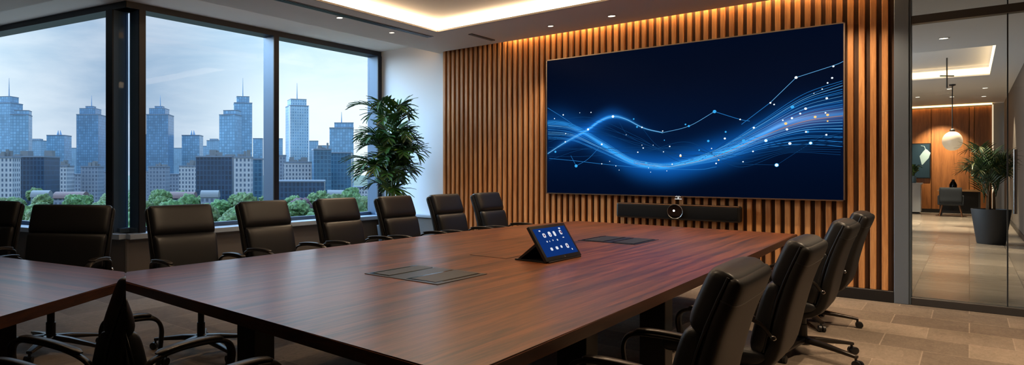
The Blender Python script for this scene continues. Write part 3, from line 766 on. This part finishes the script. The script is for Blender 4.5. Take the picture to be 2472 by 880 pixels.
# lobby planter
pl_ = at_z(2392, 588, 0)
pb = thing('potted_palm', 'spiky palm in a big round charcoal planter beyond the glass wall', 'plant', pl_, YAW)
s_ = .78
pot(pb, [(.20, 0), (.215, .015), (.30, .62), (.302, .645), (.275, .645), (.26, .56)], .27, .59, s_)
for i in range(7):
    a_ = i*2.4; top = Vector((math.cos(a_)*.09, math.sin(a_)*.09, rp.uniform(.9, 1.3)))
    bm = B(); sweep(bm, [Vector((math.cos(a_)*.05, math.sin(a_)*.05, .58)), top*.5+Vector((0, 0, .42)), top], [.016, .012, .008], n=7); obj('cane', bm, M['cane'], pb, 60)
    for k in range(4):
        bm = B(); az = a_+k*1.6+rp.uniform(-.3, .3); frond(bm, top+Vector((0, 0, -.05*k)), az, rp.uniform(.30, .50)*(1-.6*max(0, math.cos(az+YAW))), rp.uniform(.35, .62), rp.uniform(.0, .10), 15, .26, .010, rp)
        obj('frond', bm, M['leaf2'], pb, None)

# ------------------------------------------------------------------ glass partition and lobby
wg = struct('wall_glass', box(B(), -.55, -.435, YB-.06, YB+.12, 0, 3.47, .004, 1), M['steel'])
bm = B(); box(bm, -.435, -.418, YB-.045, YB+.10, 0, 3.47, .003, 1); struct('jamb', bm, mat('blue grey jamb', (92, 106, 120), .4, .4), wg)
bm = B(); box(bm, -.418, 3.0, YB-.05, YB+.06, 0, .075, .004, 1); struct('bottom_rail', bm, M['darksteel'], wg)
bm = B(); box(bm, -.418, 3.0, YB-.05, YB+.06, 2.83, 2.91, .004, 1); struct('transom', bm, M['darksteel'], wg)
bm = B(); box(bm, -.418, .252, YB, YB+.012, .075, 2.83); struct('pane', bm, M['glass_in'], wg)
bm = B(); box(bm, -.418, 3.0, YB, YB+.012, 2.91, 3.47); struct('top_pane', bm, M['glass_in'], wg)
bm = B(); box(bm, .252, .262, YB-.012, YB+.022, .075, 3.47); struct('joint', bm, mat('glass joint', (60, 66, 72), .3, .6), wg)
d1 = struct('door_1', box(B(), .262, 3.0, YB, YB+.012, .075, 2.83), M['glass_in'])
bm = B(); hx = at_y(2450, 470, YB).x
sweep(bm, [(hx, YB-.05, .95), (hx, YB-.05, 1.55)], .014, n=12)
for z_ in (1.0, 1.5): sweep(bm, [(hx, YB-.05, z_), (hx, YB, z_)], .010, n=10)
obj('door_handle', bm, M['chrome'], d1, 50)['label'] = 'vertical chrome pull handle'

YL = 28.3
bm = B(); box(bm, -5, 5.0, YB, YL+.3, -.12, -.0); struct('floor_lobby', bm, M['tile'])
ltx = (-4.0, .32, 15.35, 20.0)
bm = B(); zc = 3.45
box(bm, -5, 5.0, YB+.06, ltx[2], zc, zc+.25); box(bm, -5, 1.2, ltx[3], YL+.3, zc, zc+.25); box(bm, ltx[1], 1.2, ltx[2], ltx[3], zc, zc+.25); box(bm, -5, ltx[0], ltx[2], ltx[3], zc, zc+.25)
box(bm, ltx[0], ltx[1], ltx[2], ltx[3], zc+.22, zc+.30)
struct('ceiling_lobby', bm, mat('lobby ceiling', (216, 217, 219), .8))
bm = B()
lc = thing('cove_light', 'glowing rectangular ceiling tray beyond the glass wall', 'light')
for (a, b_, c, d) in ((ltx[1]-.015, ltx[1], ltx[2], ltx[3]), (ltx[0], ltx[1], ltx[3]-.02, ltx[3]), (ltx[0], ltx[1], ltx[2], ltx[2]+.015)):
    box(bm, a, b_, c, d, zc+.03, zc+.17)
obj('light_strip', bm, M['led_lobby'], lc, None)
# lobby walls
bm = B(); box(bm, -.55-.3, -.55, YB+.12, YB+.4, 0, 3.47); box(bm, -5.2, -5, YB, YL, 0, 3.5); box(bm, -5, -.5, YB+.15, YB+.3, 0, 3.47); struct('wall_lobby_left', bm, M['wall'])
bm = B(); box(bm, .76, .90, 13.0, YL, 0, 3.45); box(bm, .90, 5.0, 13.0, 13.14, 0, 3.45); box(bm, 4.9, 5.0, YB, 13.0, 0, 3.45); box(bm, 3.0, 5.0, YB, YB+.1, 0, 3.45); struct('wall_lobby_right', bm, mat('umber lobby paint', (88, 80, 74), .7))
bm = B(); box(bm, .74, .76, 13.0, YL, 0, .10); struct('baseboard_lobby', bm, M['base_black'])
bm = B(); box(bm, -5, 1.0, YL+.12, YL+.3, 0, 3.6); struct('wall_lobby_back', bm, M['wall'])
bm = B()
xs_ = [-5] + [at_y(p, 400, YL).x for p in (2248, 2340, 2352, 2395)]
for a, b_ in zip(xs_, xs_[1:]): box(bm, a+.006, b_-.006, YL, YL+.12, .12, 3.36, .004, 1)
tag(obj('wood_panelling', bm, M['panel'], smooth=None), 'warm oak veneer wall panelling at the far end of the lobby', 'wall cladding')
bm = B(); box(bm, -5, at_y(2395, 400, YL).x, YL+.0, YL+.10, 0, .118); struct('baseboard_lobby_back', bm, M['base_black'])
bm = B(); box(bm, -5, at_y(2395, 400, YL).x, YL-.10, YL-.06, 3.40, 3.445)
tag(obj('linear_wall_washer', bm, emis('lobby slot LED', (255, 190, 116), 9), smooth=None), 'bright strip light along the top of the lobby wood wall', 'light')
xr = at_y(2395, 400, YL).x
bm = B(); box(bm, xr, xr+.03, YL-.03, YL+.1, 0, 3.4); tag(obj('corner_light', bm, emis('corner LED', (255, 220, 180), 1.1), smooth=None), 'thin vertical light line at the right edge of lobby wood wall', 'light')
# wall picture
wp = thing('framed_picture', 'dark teal picture with pale feather shape on lobby wood wall', 'picture', (0, 0, 0))
p0 = at_y(2188, 430, YL-.06); p1 = at_y(2247, 345, YL-.06)
bm = B(); box(bm, p0.x, p1.x, YL-.07, YL, p0.z, p1.z, .006, 1); obj('frame', bm, M['black'], wp, 30)
bm = B(); box(bm, p0.x+.03, p1.x-.03, YL-.076, YL-.068, p0.z+.03, p1.z-.03); obj('canvas', bm, mat('teal canvas', (24, 52, 68), .5), wp, None)
bm = B(); c = at_y(2231, 375, YL-.08)
sweep(bm, [c+Vector((-.08, 0, .32)), c+Vector((.0, 0, .30)), c+Vector((.04, 0, .18))], .008, n=6)
sweep(bm, [c+Vector((.04, 0, .2)), c+Vector((.06, 0, .1)), c+Vector((.0, 0, -.05)), c+Vector((-.05, 0, -.3))], [.02, .10, .12, .01], [.01]*4, n=10, up=Vector((0, 1, 0)))
obj('feather', bm, mat('pale feather', (170, 196, 200), .5), wp, 60)
# counter with small plant
cc = at_z(2224, 512, 0)*.972
ct = thing('reception_counter', 'white reception counter at the far left of the lobby', 'counter', (cc.x, cc.y, 0))
bm = B(); box(bm, -1.8, -.0, -.3, .3, .06, .92, .006, 1); obj('body', bm, M['stone'], ct, 30)
bm = B(); box(bm, -1.85, .03, -.34, .34, .92, .97, .006, 1); obj('worktop', bm, M['stone'], ct, 30)
bm = B(); box(bm, -1.75, -.04, -.26, .26, 0, .06); obj('plinth', bm, M['base_black'], ct, None)
vp = thing('flower_vase', 'small leafy sprig in a glass jar on the lobby counter', 'plant', (cc.x-.18, cc.y-.12, .97))
bm = B(); lathe(bm, [(.06, 0), (.075, .03), (.07, .16), (.055, .2), (.06, .22)], 18); obj('vase', bm, mat('blue glass jar', (96, 130, 150), .1, 0, .6), vp)
bm = B()
for k in range(12):
    a_ = k*2.4; frond(bm, Vector((0, 0, .18)), a_, rp.uniform(.12, .24), rp.uniform(.15, .4), .02, 5, .10, .02, rp)
obj('foliage', bm, M['leaf'], vp, None)
# desk, chair, vase
dk = at_z(2322, 523, 0); YD = dk.y+1.0
xa, xb = at_y(2264, 460, YD).x, at_y(2372, 460, YD).x
de = thing('desk', 'pale oak topped desk with dark panel front in the lobby', 'desk', ((xa+xb)/2, YD, 0)); hwd = (xb-xa)/2
ztop = at_y(2300, 457, YD).z
bm = B(); box(bm, -hwd, hwd, -.35, .35, ztop-.05, ztop, .005, 1); obj('desktop', bm, M['desk'], de, 30)
bm = B(); box(bm, -hwd+.04, hwd-.04, .25, .31, .12, ztop-.05); obj('modesty_panel', bm, M['base_black'], de, None)
for sx in (-1, 1):
    for sy in (-1, 1):
        bm = B(); box(bm, sx*(hwd-.07)-.025, sx*(hwd-.07)+.025, sy*.29-.025, sy*.29+.025, 0, ztop-.05); obj('leg', bm, M['black'], de, None)
vz = thing('vase', 'small dark bottle vase standing on the lobby desk', 'vase', (at_y(2301, 450, YD).x, YD, ztop))
bm = B(); lathe(bm, [(.06, 0), (.085, .04), (.09, .14), (.06, .22), (.032, .27), (.036, .31)], 20); obj('body', bm, M['gloss'], vz, 50)
lcx = at_y(2295, 525, dk.y).x
lc_ = thing('lounge_chair', 'dark slate armchair with wooden legs before the lobby desk', 'chair', (lcx, dk.y+.15, 0))
hwc = (at_y(2322, 500, dk.y).x-at_y(2267, 500, dk.y).x)/2
bm = B(); slab(bm, [Vector((0, -.30, .42)), Vector((0, -.31, .6)), Vector((0, -.34, .86))], hwc, .05); obj('backrest', bm, M['upholstery'], lc_, 60)
bm = B(); slab(bm, [Vector((0, -.30, .40)), Vector((0, 0, .40)), Vector((0, .3, .41))], hwc, .08); obj('seat', bm, M['upholstery'], lc_, 60)
for sx in (-1, 1):
    bm = B(); box(bm, sx*hwc-.04, sx*hwc+.04, -.28, .26, .34, .62, .03, 3); obj('armrest', bm, M['upholstery'], lc_, 50)
    for sy in (-1, 1):
        bm = B(); sweep(bm, [(sx*(hwc-.06), sy*.24, .34), (sx*(hwc-.0), sy*.29, 0)], [.022, .013], n=10); obj('leg', bm, M['leg_wood'], lc_, 50)
# pendant lamp
pd = at_d(2299, 340, 15.6)
pt = thing('pendant_lamp', 'round frosted glass pendant lamp hanging in the lobby', 'lamp', (pd.x, pd.y, 0), YAW)
bm = B(); lathe(bm, [(.0012, zc+.25), (.06, zc+.0), (.06, zc-.03), (.012, zc-.05)][1:], 18); obj('canopy', bm, M['black'], pt, 40)
bm = B(); sweep(bm, [(0, 0, pd.z+.25), (0, 0, zc-.03)], .011, n=8); obj('cord', bm, M['black'], pt, 50)
sm = bpy.data.materials.new('frosted globe'); sm.use_nodes = True; g = N(sm)
g.b.inputs['Base Color'].default_value = (*lin((150, 138, 124)), 1); g.b.inputs['Roughness'].default_value = .4
lw = g.n('ShaderNodeLayerWeight'); lw.inputs[0].default_value = .35
g.b.inputs['Emission Color'].default_value = (*lin((255, 214, 168)), 1); g.b.inputs['Emission Strength'].default_value = .5
bm = B(); rr = .235; prof = [(max(.03, rr*math.sin(PI*k/16)), -rr*math.cos(PI*k/16)) for k in range(1, 16)]
lathe(bm, prof, 32, (0, 0, pd.z), .74, .85); obj('shade', bm, sm, pt, 70)
bm = B(); lathe(bm, [(.05, pd.z+.24), (.05, pd.z+.27), (.02, pd.z+.30)], 16); obj('cap', bm, M['black'], pt, 50)
# slim ceiling rod in the tray
rd = at_d(2286, 150, 13.2)
rt = thing('ceiling_rod', 'thin dark rod with a crossbar hanging from the lobby ceiling tray', 'fixture', (rd.x, rd.y, 0), YAW)
bm = B(); sweep(bm, [(0, 0, 3.05), (0, 0, 3.67)], .012, n=8); obj('rod', bm, M['black'], rt, 50)
bm = B(); sweep(bm, [(-.14, 0, 3.30), (.14, 0, 3.30)], .013, n=8); obj('crossbar', bm, M['black'], rt, 50)
# lobby downlights
for i, (px, py, lb) in enumerate(((2293, 30, 'downlight in the lobby ceiling just above the glass transom'), (2278, 92, 'square-looking downlight between transom and lobby ceiling tray'),
        (2292, 214, 'downlight in the lobby ceiling right behind the tray, over the pendant'), (2298, 233, 'downlight in the lobby ceiling nearest the wood wall'),
        (2378, 212, 'downlight behind the lobby tray at its right end'), (2375, 232, 'downlight near the right end of the lobby wood wall'), (2215, 234, 'downlight near the left end of the lobby wood wall'))):
    p = at_z(px, py, zc); downlight(p.x, p.y, zc, lb, 0, .07)
wc = (1, .76, .50)
LB = 1.5
for (x, y, p) in ((-.3, 11.8, 120), (-.25, 14.0, 160), (-.7, 17.0, 150), (-.6, 21.5, 260), (-1.6, 21.5, 200), (.2, 22.0, 160), (-1.3, 24.3, 200), (-.4, 25.2, 200)):
    spot((x, y, 3.40), p*LB, wc, 1.3, .5)
spot((pd.x-.3, YL-1.0, 3.38), 260, wc, 1.1, .8, .03, (pd.x-.35, YL, 1.6))

al = bpy.data.lights.new('lobby_fill', 'AREA'); al.shape = 'RECTANGLE'; al.size = 14; al.size_y = 2.6; al.energy = 750; al.color = (.80, .90, 1)  # added fill light, out of view, to brighten the lobby
ao = bpy.data.objects.new('lobby_fill', al); C.objects.link(ao); ao.location = (-4.9, 17, 1.6); ao.rotation_euler = Vector((1, 0, 0)).to_track_quat('-Z', 'Z').to_euler()

# ------------------------------------------------------------------ outside: ground, city, trees
GZ = -27.0
bm = B(); gp = [Wv*60+Rv*-700, Wv*60+Rv*900, Wv*4000+Rv*3000, Wv*4000+Rv*-4200]
prism(bm, [(p.x, p.y) for p in gp], GZ-1, GZ); struct('ground', bm, mat('park ground', (58, 70, 56), .95))
def facade(name, wall, win, w=3.2, h=3.6, gap=.25, rough=.35, var=.25):
    wall = tuple(c*.74 for c in wall); win = tuple(c*.74 for c in win)
    m = mat(name, wall, rough); g = N(m)
    tc = g.n('ShaderNodeTexCoord'); sp = g.n('ShaderNodeSeparateXYZ'); g.l(tc.outputs['Object'], sp.inputs[0])
    cb = g.n('ShaderNodeCombineXYZ'); g.l(g.math('ADD', sp.outputs[0], sp.outputs[1]), cb.inputs[0]); g.l(sp.outputs[2], cb.inputs[1])
    br = g.n('ShaderNodeTexBrick'); br.offset = 0; br.inputs['Scale'].default_value = 1
    br.inputs['Brick Width'].default_value = w; br.inputs['Row Height'].default_value = h; br.inputs['Mortar Size'].default_value = gap; br.inputs['Mortar Smooth'].default_value = .2
    a = lin(win); k = 1+var
    br.inputs['Color1'].default_value = (*[c/k for c in a], 1); br.inputs['Color2'].default_value = (*[min(1, c*k) for c in a], 1); br.inputs['Mortar'].default_value = (*lin(wall), 1)
    g.l(cb.outputs[0], br.inputs['Vector'])
    ns = g.noise(g.mapping((.035, .035, .03)), 1, 4)
    g.l(g.mix(.55, br.outputs[0], g.ramp(ns, [(.35, (.36,)*3), (.65, (.66,)*3)]), 'OVERLAY'), g.b.inputs['Base Color'])
    return m
FA = dict(  # blue of the distance haze is mixed into these facade colours
    blue=facade('haze-blue glass tower', (78, 116, 152), (98, 140, 178), 3.0, 3.6, .42),
    blue2=facade('mid haze-blue glass tower', (96, 138, 174), (120, 164, 198), 3.4, 3.6, .42),
    pale=facade('haze-pale tower', (160, 194, 218), (112, 156, 192), 3.2, 3.8, .85),
    haze=facade('haze-tinted block', (118, 152, 182), (132, 168, 198), 4, 4, .6, .8, .1),
    dark=facade('dark office grid', (44, 76, 108), (22, 48, 78), 2.6, 3.6, .42),
    white=facade('white apartment grid', (176, 184, 196), (72, 92, 118), 2.7, 3.4, .8, .7),
    grey=facade('grey low block', (128, 142, 162), (84, 100, 124), 2.8, 3.2, .7, .8),
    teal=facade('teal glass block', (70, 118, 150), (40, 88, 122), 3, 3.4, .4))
M['roof'] = mat('roof slab', (84, 96, 112), .8); M['spire'] = mat('spire metal', (80, 110, 140), .5)
M['dome'] = mat('pale dome roof', (84, 90, 96), .8); M['tiles'] = mat('brick pink roof', (76, 60, 62), .8)
def building(px0, px1, ytop, D, fa, label, steps=(), spire=None, th=0.0, clutter=False, roof='flat', name='office_tower', horns=False):
    """px span and roof line at distance D; steps: narrower storeys (frac0, frac1, y)"""
    cx = (px0+px1)/2; c = at_d(cx, 412, D); Wd = (px1-px0)/F*D; s = Wd/(abs(math.cos(th))+abs(math.sin(th)))
    ht = lambda y: (PY-y)/F*D+H-GZ
    t = thing(name, label, 'building', (c.x, c.y, GZ), YAW+th)
    t['foot'] = s*.72; bm = B(); z0 = ht(ytop); box(bm, -s/2, s/2, -s/2, s/2, 0, z0); obj('walls', bm, FA[fa], t, None)
    if fa == 'pale':
        bm = B(); box(bm, -s/2-.8, -s/2+.8, -s/2-.8, -s/2+.8, 0, z0); box(bm, s/2-.8, s/2+.5, -s/2-.5, -s/2+.8, 0, z0); obj('corner_rib', bm, M['stone'], t, None)
    zt = z0
    bm = B(); box(bm, -s/2-.3, s/2+.3, -s/2-.3, s/2+.3, z0, z0+1.0); obj('roof', bm, M['roof'], t, None)
    for f0, f1, y in steps:
        z1 = ht(y); bm = B(); box(bm, -s/2+f0*s, -s/2+f1*s, -s/2+f0*s, -s/2+f1*s, zt, z1); obj('crown', bm, FA[fa], t, None)
        bm = B(); box(bm, -s/2+f0*s-.2, -s/2+f1*s+.2, -s/2+f0*s-.2, -s/2+f1*s+.2, z1, z1+.8); obj('roof', bm, M['roof'], t, None); zt = z1
    if spire:
        bm = B(); sweep(bm, [(0, 0, zt), (0, 0, ht(spire))], [max(.5, .9*D/900), .2], n=6); obj('spire', bm, M['spire'], t, None)
    if horns:
        bm = B()
        for sx in (-1, 1): sweep(bm, [(sx*s*.09, 0, zt), (sx*s*.06, 0, zt+8*D/900)], [2.2*D/900, .3], n=6)
        obj('spire', bm, M['spire'], t, None)
    if clutter:
        bm = B(); r2 = random.Random(int(px0)+int(D))
        for k in range(6):
            a_ = r2.uniform(-.4, .3)*s; b_ = r2.uniform(-.4, .3)*s; w = r2.uniform(.1, .25)*s; box(bm, a_, a_+w, b_, b_+w, zt+.5, zt+r2.uniform(2, 6))
        obj('roof_plant', bm, M['dome'], t, None)
    return t
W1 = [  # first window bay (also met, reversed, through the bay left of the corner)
    (361, 413, 279, 900, 'blue', 'haze-blue glass tower with stepped crown and antenna, {}', dict(steps=((.1, .83, 264), (.3, .65, 258)), spire=230)),
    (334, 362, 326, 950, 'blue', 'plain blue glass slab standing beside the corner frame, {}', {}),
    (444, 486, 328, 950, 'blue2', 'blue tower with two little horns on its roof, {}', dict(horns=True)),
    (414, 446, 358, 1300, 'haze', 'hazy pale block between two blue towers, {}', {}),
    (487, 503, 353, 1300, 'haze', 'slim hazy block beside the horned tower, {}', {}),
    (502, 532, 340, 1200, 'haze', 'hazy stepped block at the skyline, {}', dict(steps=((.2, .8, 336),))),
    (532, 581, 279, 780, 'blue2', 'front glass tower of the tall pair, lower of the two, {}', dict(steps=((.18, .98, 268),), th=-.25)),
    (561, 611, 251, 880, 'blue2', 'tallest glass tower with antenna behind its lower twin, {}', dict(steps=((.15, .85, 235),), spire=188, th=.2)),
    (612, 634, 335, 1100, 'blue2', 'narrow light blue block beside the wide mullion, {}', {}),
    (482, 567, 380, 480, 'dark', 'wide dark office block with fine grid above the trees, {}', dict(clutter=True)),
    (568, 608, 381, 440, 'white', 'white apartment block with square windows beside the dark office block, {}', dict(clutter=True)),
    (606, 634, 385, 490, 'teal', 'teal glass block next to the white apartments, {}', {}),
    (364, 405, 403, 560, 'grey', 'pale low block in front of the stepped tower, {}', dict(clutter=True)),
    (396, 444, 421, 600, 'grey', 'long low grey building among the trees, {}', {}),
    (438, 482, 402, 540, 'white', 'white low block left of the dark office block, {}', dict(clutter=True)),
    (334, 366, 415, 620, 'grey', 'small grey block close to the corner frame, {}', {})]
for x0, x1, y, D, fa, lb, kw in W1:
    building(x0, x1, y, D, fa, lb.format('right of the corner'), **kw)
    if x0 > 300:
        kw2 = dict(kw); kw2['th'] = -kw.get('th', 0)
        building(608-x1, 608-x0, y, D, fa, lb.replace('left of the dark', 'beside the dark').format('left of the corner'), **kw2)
for x0, x1, y, D, fa, lb, kw in (
    (688, 746, 258, 850, 'pale', 'pale tall tower with crown and antenna in the right-hand window', dict(steps=((.08, .9, 242),), spire=200, th=.3)),
    (796, 853, 311, 800, 'blue2', 'stepped blue tower beside the palm in the right-hand window', dict(steps=((.2, 1.0, 298),), spire=270)),
    (745, 768, 341, 1100, 'haze', 'hazy block right of the pale tower', {}),
    (768, 798, 352, 1400, 'haze', 'faint low block at the skyline before the stepped blue tower', {}),
    (668, 682, 335, 1200, 'haze', 'slim hazy block right of the wide mullion', {}),
    (752, 800, 362, 520, 'teal', 'teal glass block with busy roof in the right-hand window', dict(clutter=True, th=.15)),
    (798, 852, 370, 560, 'teal', 'wide teal glass block under the stepped blue tower', dict(th=-.1)),
    (672, 690, 376, 600, 'grey', 'small pale block next to the wide mullion', {}),
    (688, 753, 393, 540, 'white', 'pale low block at the foot of the pale tower', dict(clutter=True)),
    (672, 784, 438, 430, 'dark', 'long dark low building above the trees in the right-hand window', {}),
    (852, 900, 452, 600, 'white', 'low white building by the right frame of the window', {})):
    building(x0, x1, y, D, fa, lb, **kw)
# low domed hall and brick roofed hall in the park, on both sides of the corner
def hall(px0, px1, ytop, D, mroof, label):
    c = at_d((px0+px1)/2, 412, D); Wd = (px1-px0)/F*D; z = (PY-ytop)/F*D+H-GZ
    t = thing('park_hall', label, 'building', (c.x, c.y, GZ), YAW)
    t['foot'] = Wd*.55
    bm = B(); box(bm, -Wd/2, Wd/2, -Wd*.3, Wd*.3, 0, z-4); obj('walls', bm, FA['grey'], t, None)
    bm = B(); rings = [[Vector((x, Wd*.34*math.cos(a_), z-4+4*math.sin(a_))) for a_ in [PI*k/8 for k in range(9)]] for x in (-Wd*.53, Wd*.53)]
    loft(bm, rings); obj('roof', bm, mroof, t, 40)
for sgn in (0, 1):
    f = (lambda a, b_: (608-b_, 608-a)) if sgn else (lambda a, b_: (a, b_)); w = 'left of the corner' if sgn else 'right of the corner'
    hall(*f(402, 470), 462, 400, M['tiles'], 'long hall with dusky pink roof among the trees, ' + w)
    hall(*f(487, 528), 459, 380, M['dome'], 'pale vaulted hall before the dark office block, ' + w)
hall(792, 850, 458, 462, M['dome'], 'pale roofed hall among the trees in the right-hand window')
# trees
lf = mat('park foliage', (70, 104, 58), .9); g = N(lf)
nz = g.noise(g.mapping((1, 1, 1)), .9, 5, .7); oi = g.n('ShaderNodeObjectInfo')
cA = g.ramp(nz, [(.3, lin((24, 44, 26))), (.55, lin((56, 82, 44))), (.75, lin((92, 114, 62)))])
hs = g.n('ShaderNodeHueSaturation'); g.l(cA, hs.inputs['Color']); g.l(g.math('MULTIPLY_ADD', oi.outputs['Random'], .06, .47), hs.inputs['Hue']); g.l(g.math('MULTIPLY_ADD', oi.outputs['Random'], .5, .75), hs.inputs['Value'])
g.l(hs.outputs[0], g.b.inputs['Base Color'])
bark = mat('bark', (70, 58, 48), .9)
LT = 'round leafy park tree standing below the windows'
protos = []
for k in range(4):
    r3 = random.Random(k+40); t = thing('park_tree', LT, 'tree', (0, 0, 0), 0, 'park trees below the windows')
    bm = B()
    for j in range(7):
        c = Vector((r3.uniform(-3, 3), r3.uniform(-3, 3), r3.uniform(6.5, 10))) if j else Vector((0, 0, 8.5)); rad = r3.uniform(2.2, 3.4) if j else 4.2
        vs = bmesh.ops.create_icosphere(bm, subdivisions=4, radius=1)['verts']
        for v_ in vs:
            d = v_.co.normalized(); n1 = noise.noise(d*2.2+c*3)*.35+noise.noise(d*6+c)*.22+noise.noise(d*13+c)*.12
            v_.co = c + Vector((d.x, d.y, d.z*.8))*rad*(1+n1)
    obj('crown', bm, lf, t, 80)
    bm = B(); sweep(bm, [(0, 0, 0), (.1, 0, 3), (0, 0, 7)], [.5, .35, .25], n=8); obj('trunk', bm, bark, t, 60)
    protos.append(t)
rt3 = random.Random(5); first = set()
feet = [(o.matrix_world.translation.copy() if False else Vector(o.location), o['foot']) for o in C.objects if 'foot' in o.keys()]
pc_ = at_d(728, 412, 330); feet.append((Vector((pc_.x, pc_.y, 0)), 7))
for D in (118, 136, 156, 178, 203, 231, 262, 297, 336, 380, 428):
    sc = .9+D/1400; step = 13.4*sc*F/D; px = -60+rt3.uniform(0, step)
    while px < 930:
        c = at_d(px+rt3.uniform(-.06, .06)*step, 412, D+rt3.uniform(-1, 1)); k = rt3.randrange(4); px += step
        if any((Vector((c.x, c.y))-Vector((f.x, f.y))).length < r+6.2*sc for f, r in feet): continue
        if k in first: o = dup(protos[k], (c.x, c.y, GZ))
        else: o = protos[k]; first.add(k); o.location = (c.x, c.y, GZ)
        q_ = sc*rt3.uniform(.85, 1.02); o.scale = (q_, q_, q_*rt3.uniform(.95, 1.3)); o.rotation_euler = (0, 0, rt3.uniform(0, 6))
for p_ in protos:
    if p_.location.length < 1: p_.location = (*at_d(2000, 412, 200).xy, GZ)
for i, lb in ((0, 'plum-leaved tree among the green ones in the right-hand window'),):
    o = dup(protos[1]); c = at_d(728, 412, 330); o.location = (c.x, c.y, GZ); o['label'] = lb; o['group'] = ''; del o['group']
    o.scale = (1.2, 1.2, 1.2); pm = mat('plum foliage', (56, 38, 48), .9)
    for ch in o.children:
        if ch.name.startswith('crown'): ch.data = ch.data.copy(); ch.data.materials[0] = pm

# ------------------------------------------------------------------ sky and sun
w = bpy.data.worlds.new('sky'); scene.world = w; w.use_nodes = True; w.node_tree.nodes.clear(); g = N(w)
tc = g.n('ShaderNodeTexCoord'); sp = g.n('ShaderNodeSeparateXYZ'); g.l(tc.outputs['Generated'], sp.inputs[0])
el = sp.outputs[2]
grad = g.ramp(el, [(.0, lin((222, 234, 242))), (.10, lin((228, 240, 247))), (.24, lin((164, 204, 232))), (.7, lin((120, 170, 220)))])
mp = g.n('ShaderNodeMapping'); mp.inputs['Scale'].default_value = (2.2, 2.2, 9); g.l(tc.outputs['Generated'], mp.inputs[0])
cl = g.noise(mp.outputs[0], 1.6, 6, .58, .4)
clm = g.math('MULTIPLY', g.math('SUBTRACT', cl, .42), 4.0, clamp=True)
base = g.mix(g.math('MULTIPLY', clm, .6), grad, lin((238, 246, 250)))
# sky greyed around the window corner, a dark gradient put into its colour
dv = g.n('ShaderNodeVectorMath', operation='DOT_PRODUCT'); nv = g.n('ShaderNodeVectorMath', operation='NORMALIZE')
cx_ = g.n('ShaderNodeCombineXYZ'); g.l(sp.outputs[0], cx_.inputs[0]); g.l(sp.outputs[1], cx_.inputs[1]); g.l(cx_.outputs[0], nv.inputs[0])
md = (Wv + Rv*((304-PX)/F)).normalized(); dv.inputs[1].default_value = md; g.l(nv.outputs[0], dv.inputs[0])
ang_ = g.math('ARCCOSINE', g.math('MINIMUM', dv.outputs['Value'], .99999))
dk_ = g.n('ShaderNodeMapRange'); dk_.interpolation_type = 'SMOOTHSTEP'; g.l(ang_, dk_.inputs[0])
dk_.inputs[1].default_value = .0; dk_.inputs[2].default_value = .27; dk_.inputs[3].default_value = .9; dk_.inputs[4].default_value = 0
base = g.mix(dk_.outputs[0], base, g.mix(clm, lin((132, 156, 184)), lin((172, 184, 202))))
up_ = g.n('ShaderNodeMapRange'); up_.interpolation_type = 'SMOOTHSTEP'; g.l(el, up_.inputs[0])      # overcast: brighter towards the zenith
up_.inputs[1].default_value = .25; up_.inputs[2].default_value = .6; up_.inputs[3].default_value = 1.32; up_.inputs[4].default_value = 6.0
# bright sky patch added out of view to light the return wall and fins
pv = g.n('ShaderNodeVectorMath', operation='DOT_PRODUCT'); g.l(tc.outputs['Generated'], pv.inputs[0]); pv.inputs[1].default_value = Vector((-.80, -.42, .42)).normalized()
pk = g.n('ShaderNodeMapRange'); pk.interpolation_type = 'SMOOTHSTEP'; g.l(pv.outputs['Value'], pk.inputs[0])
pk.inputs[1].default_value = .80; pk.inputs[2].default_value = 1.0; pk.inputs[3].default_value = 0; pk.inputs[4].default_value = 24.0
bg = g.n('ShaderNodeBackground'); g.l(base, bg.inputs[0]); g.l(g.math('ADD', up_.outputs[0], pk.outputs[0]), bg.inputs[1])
wo = g.n('ShaderNodeOutputWorld'); g.l(bg.outputs[0], wo.inputs[0])
sl = bpy.data.lights.new('sun', 'SUN'); sl.energy = 1.1; sl.angle = .08; sl.color = (1, .95, .88); so = bpy.data.objects.new('sun', sl); C.objects.link(so)
so.rotation_euler = Vector((-.55, .45, -.75)).to_track_quat('-Z', 'Y').to_euler()
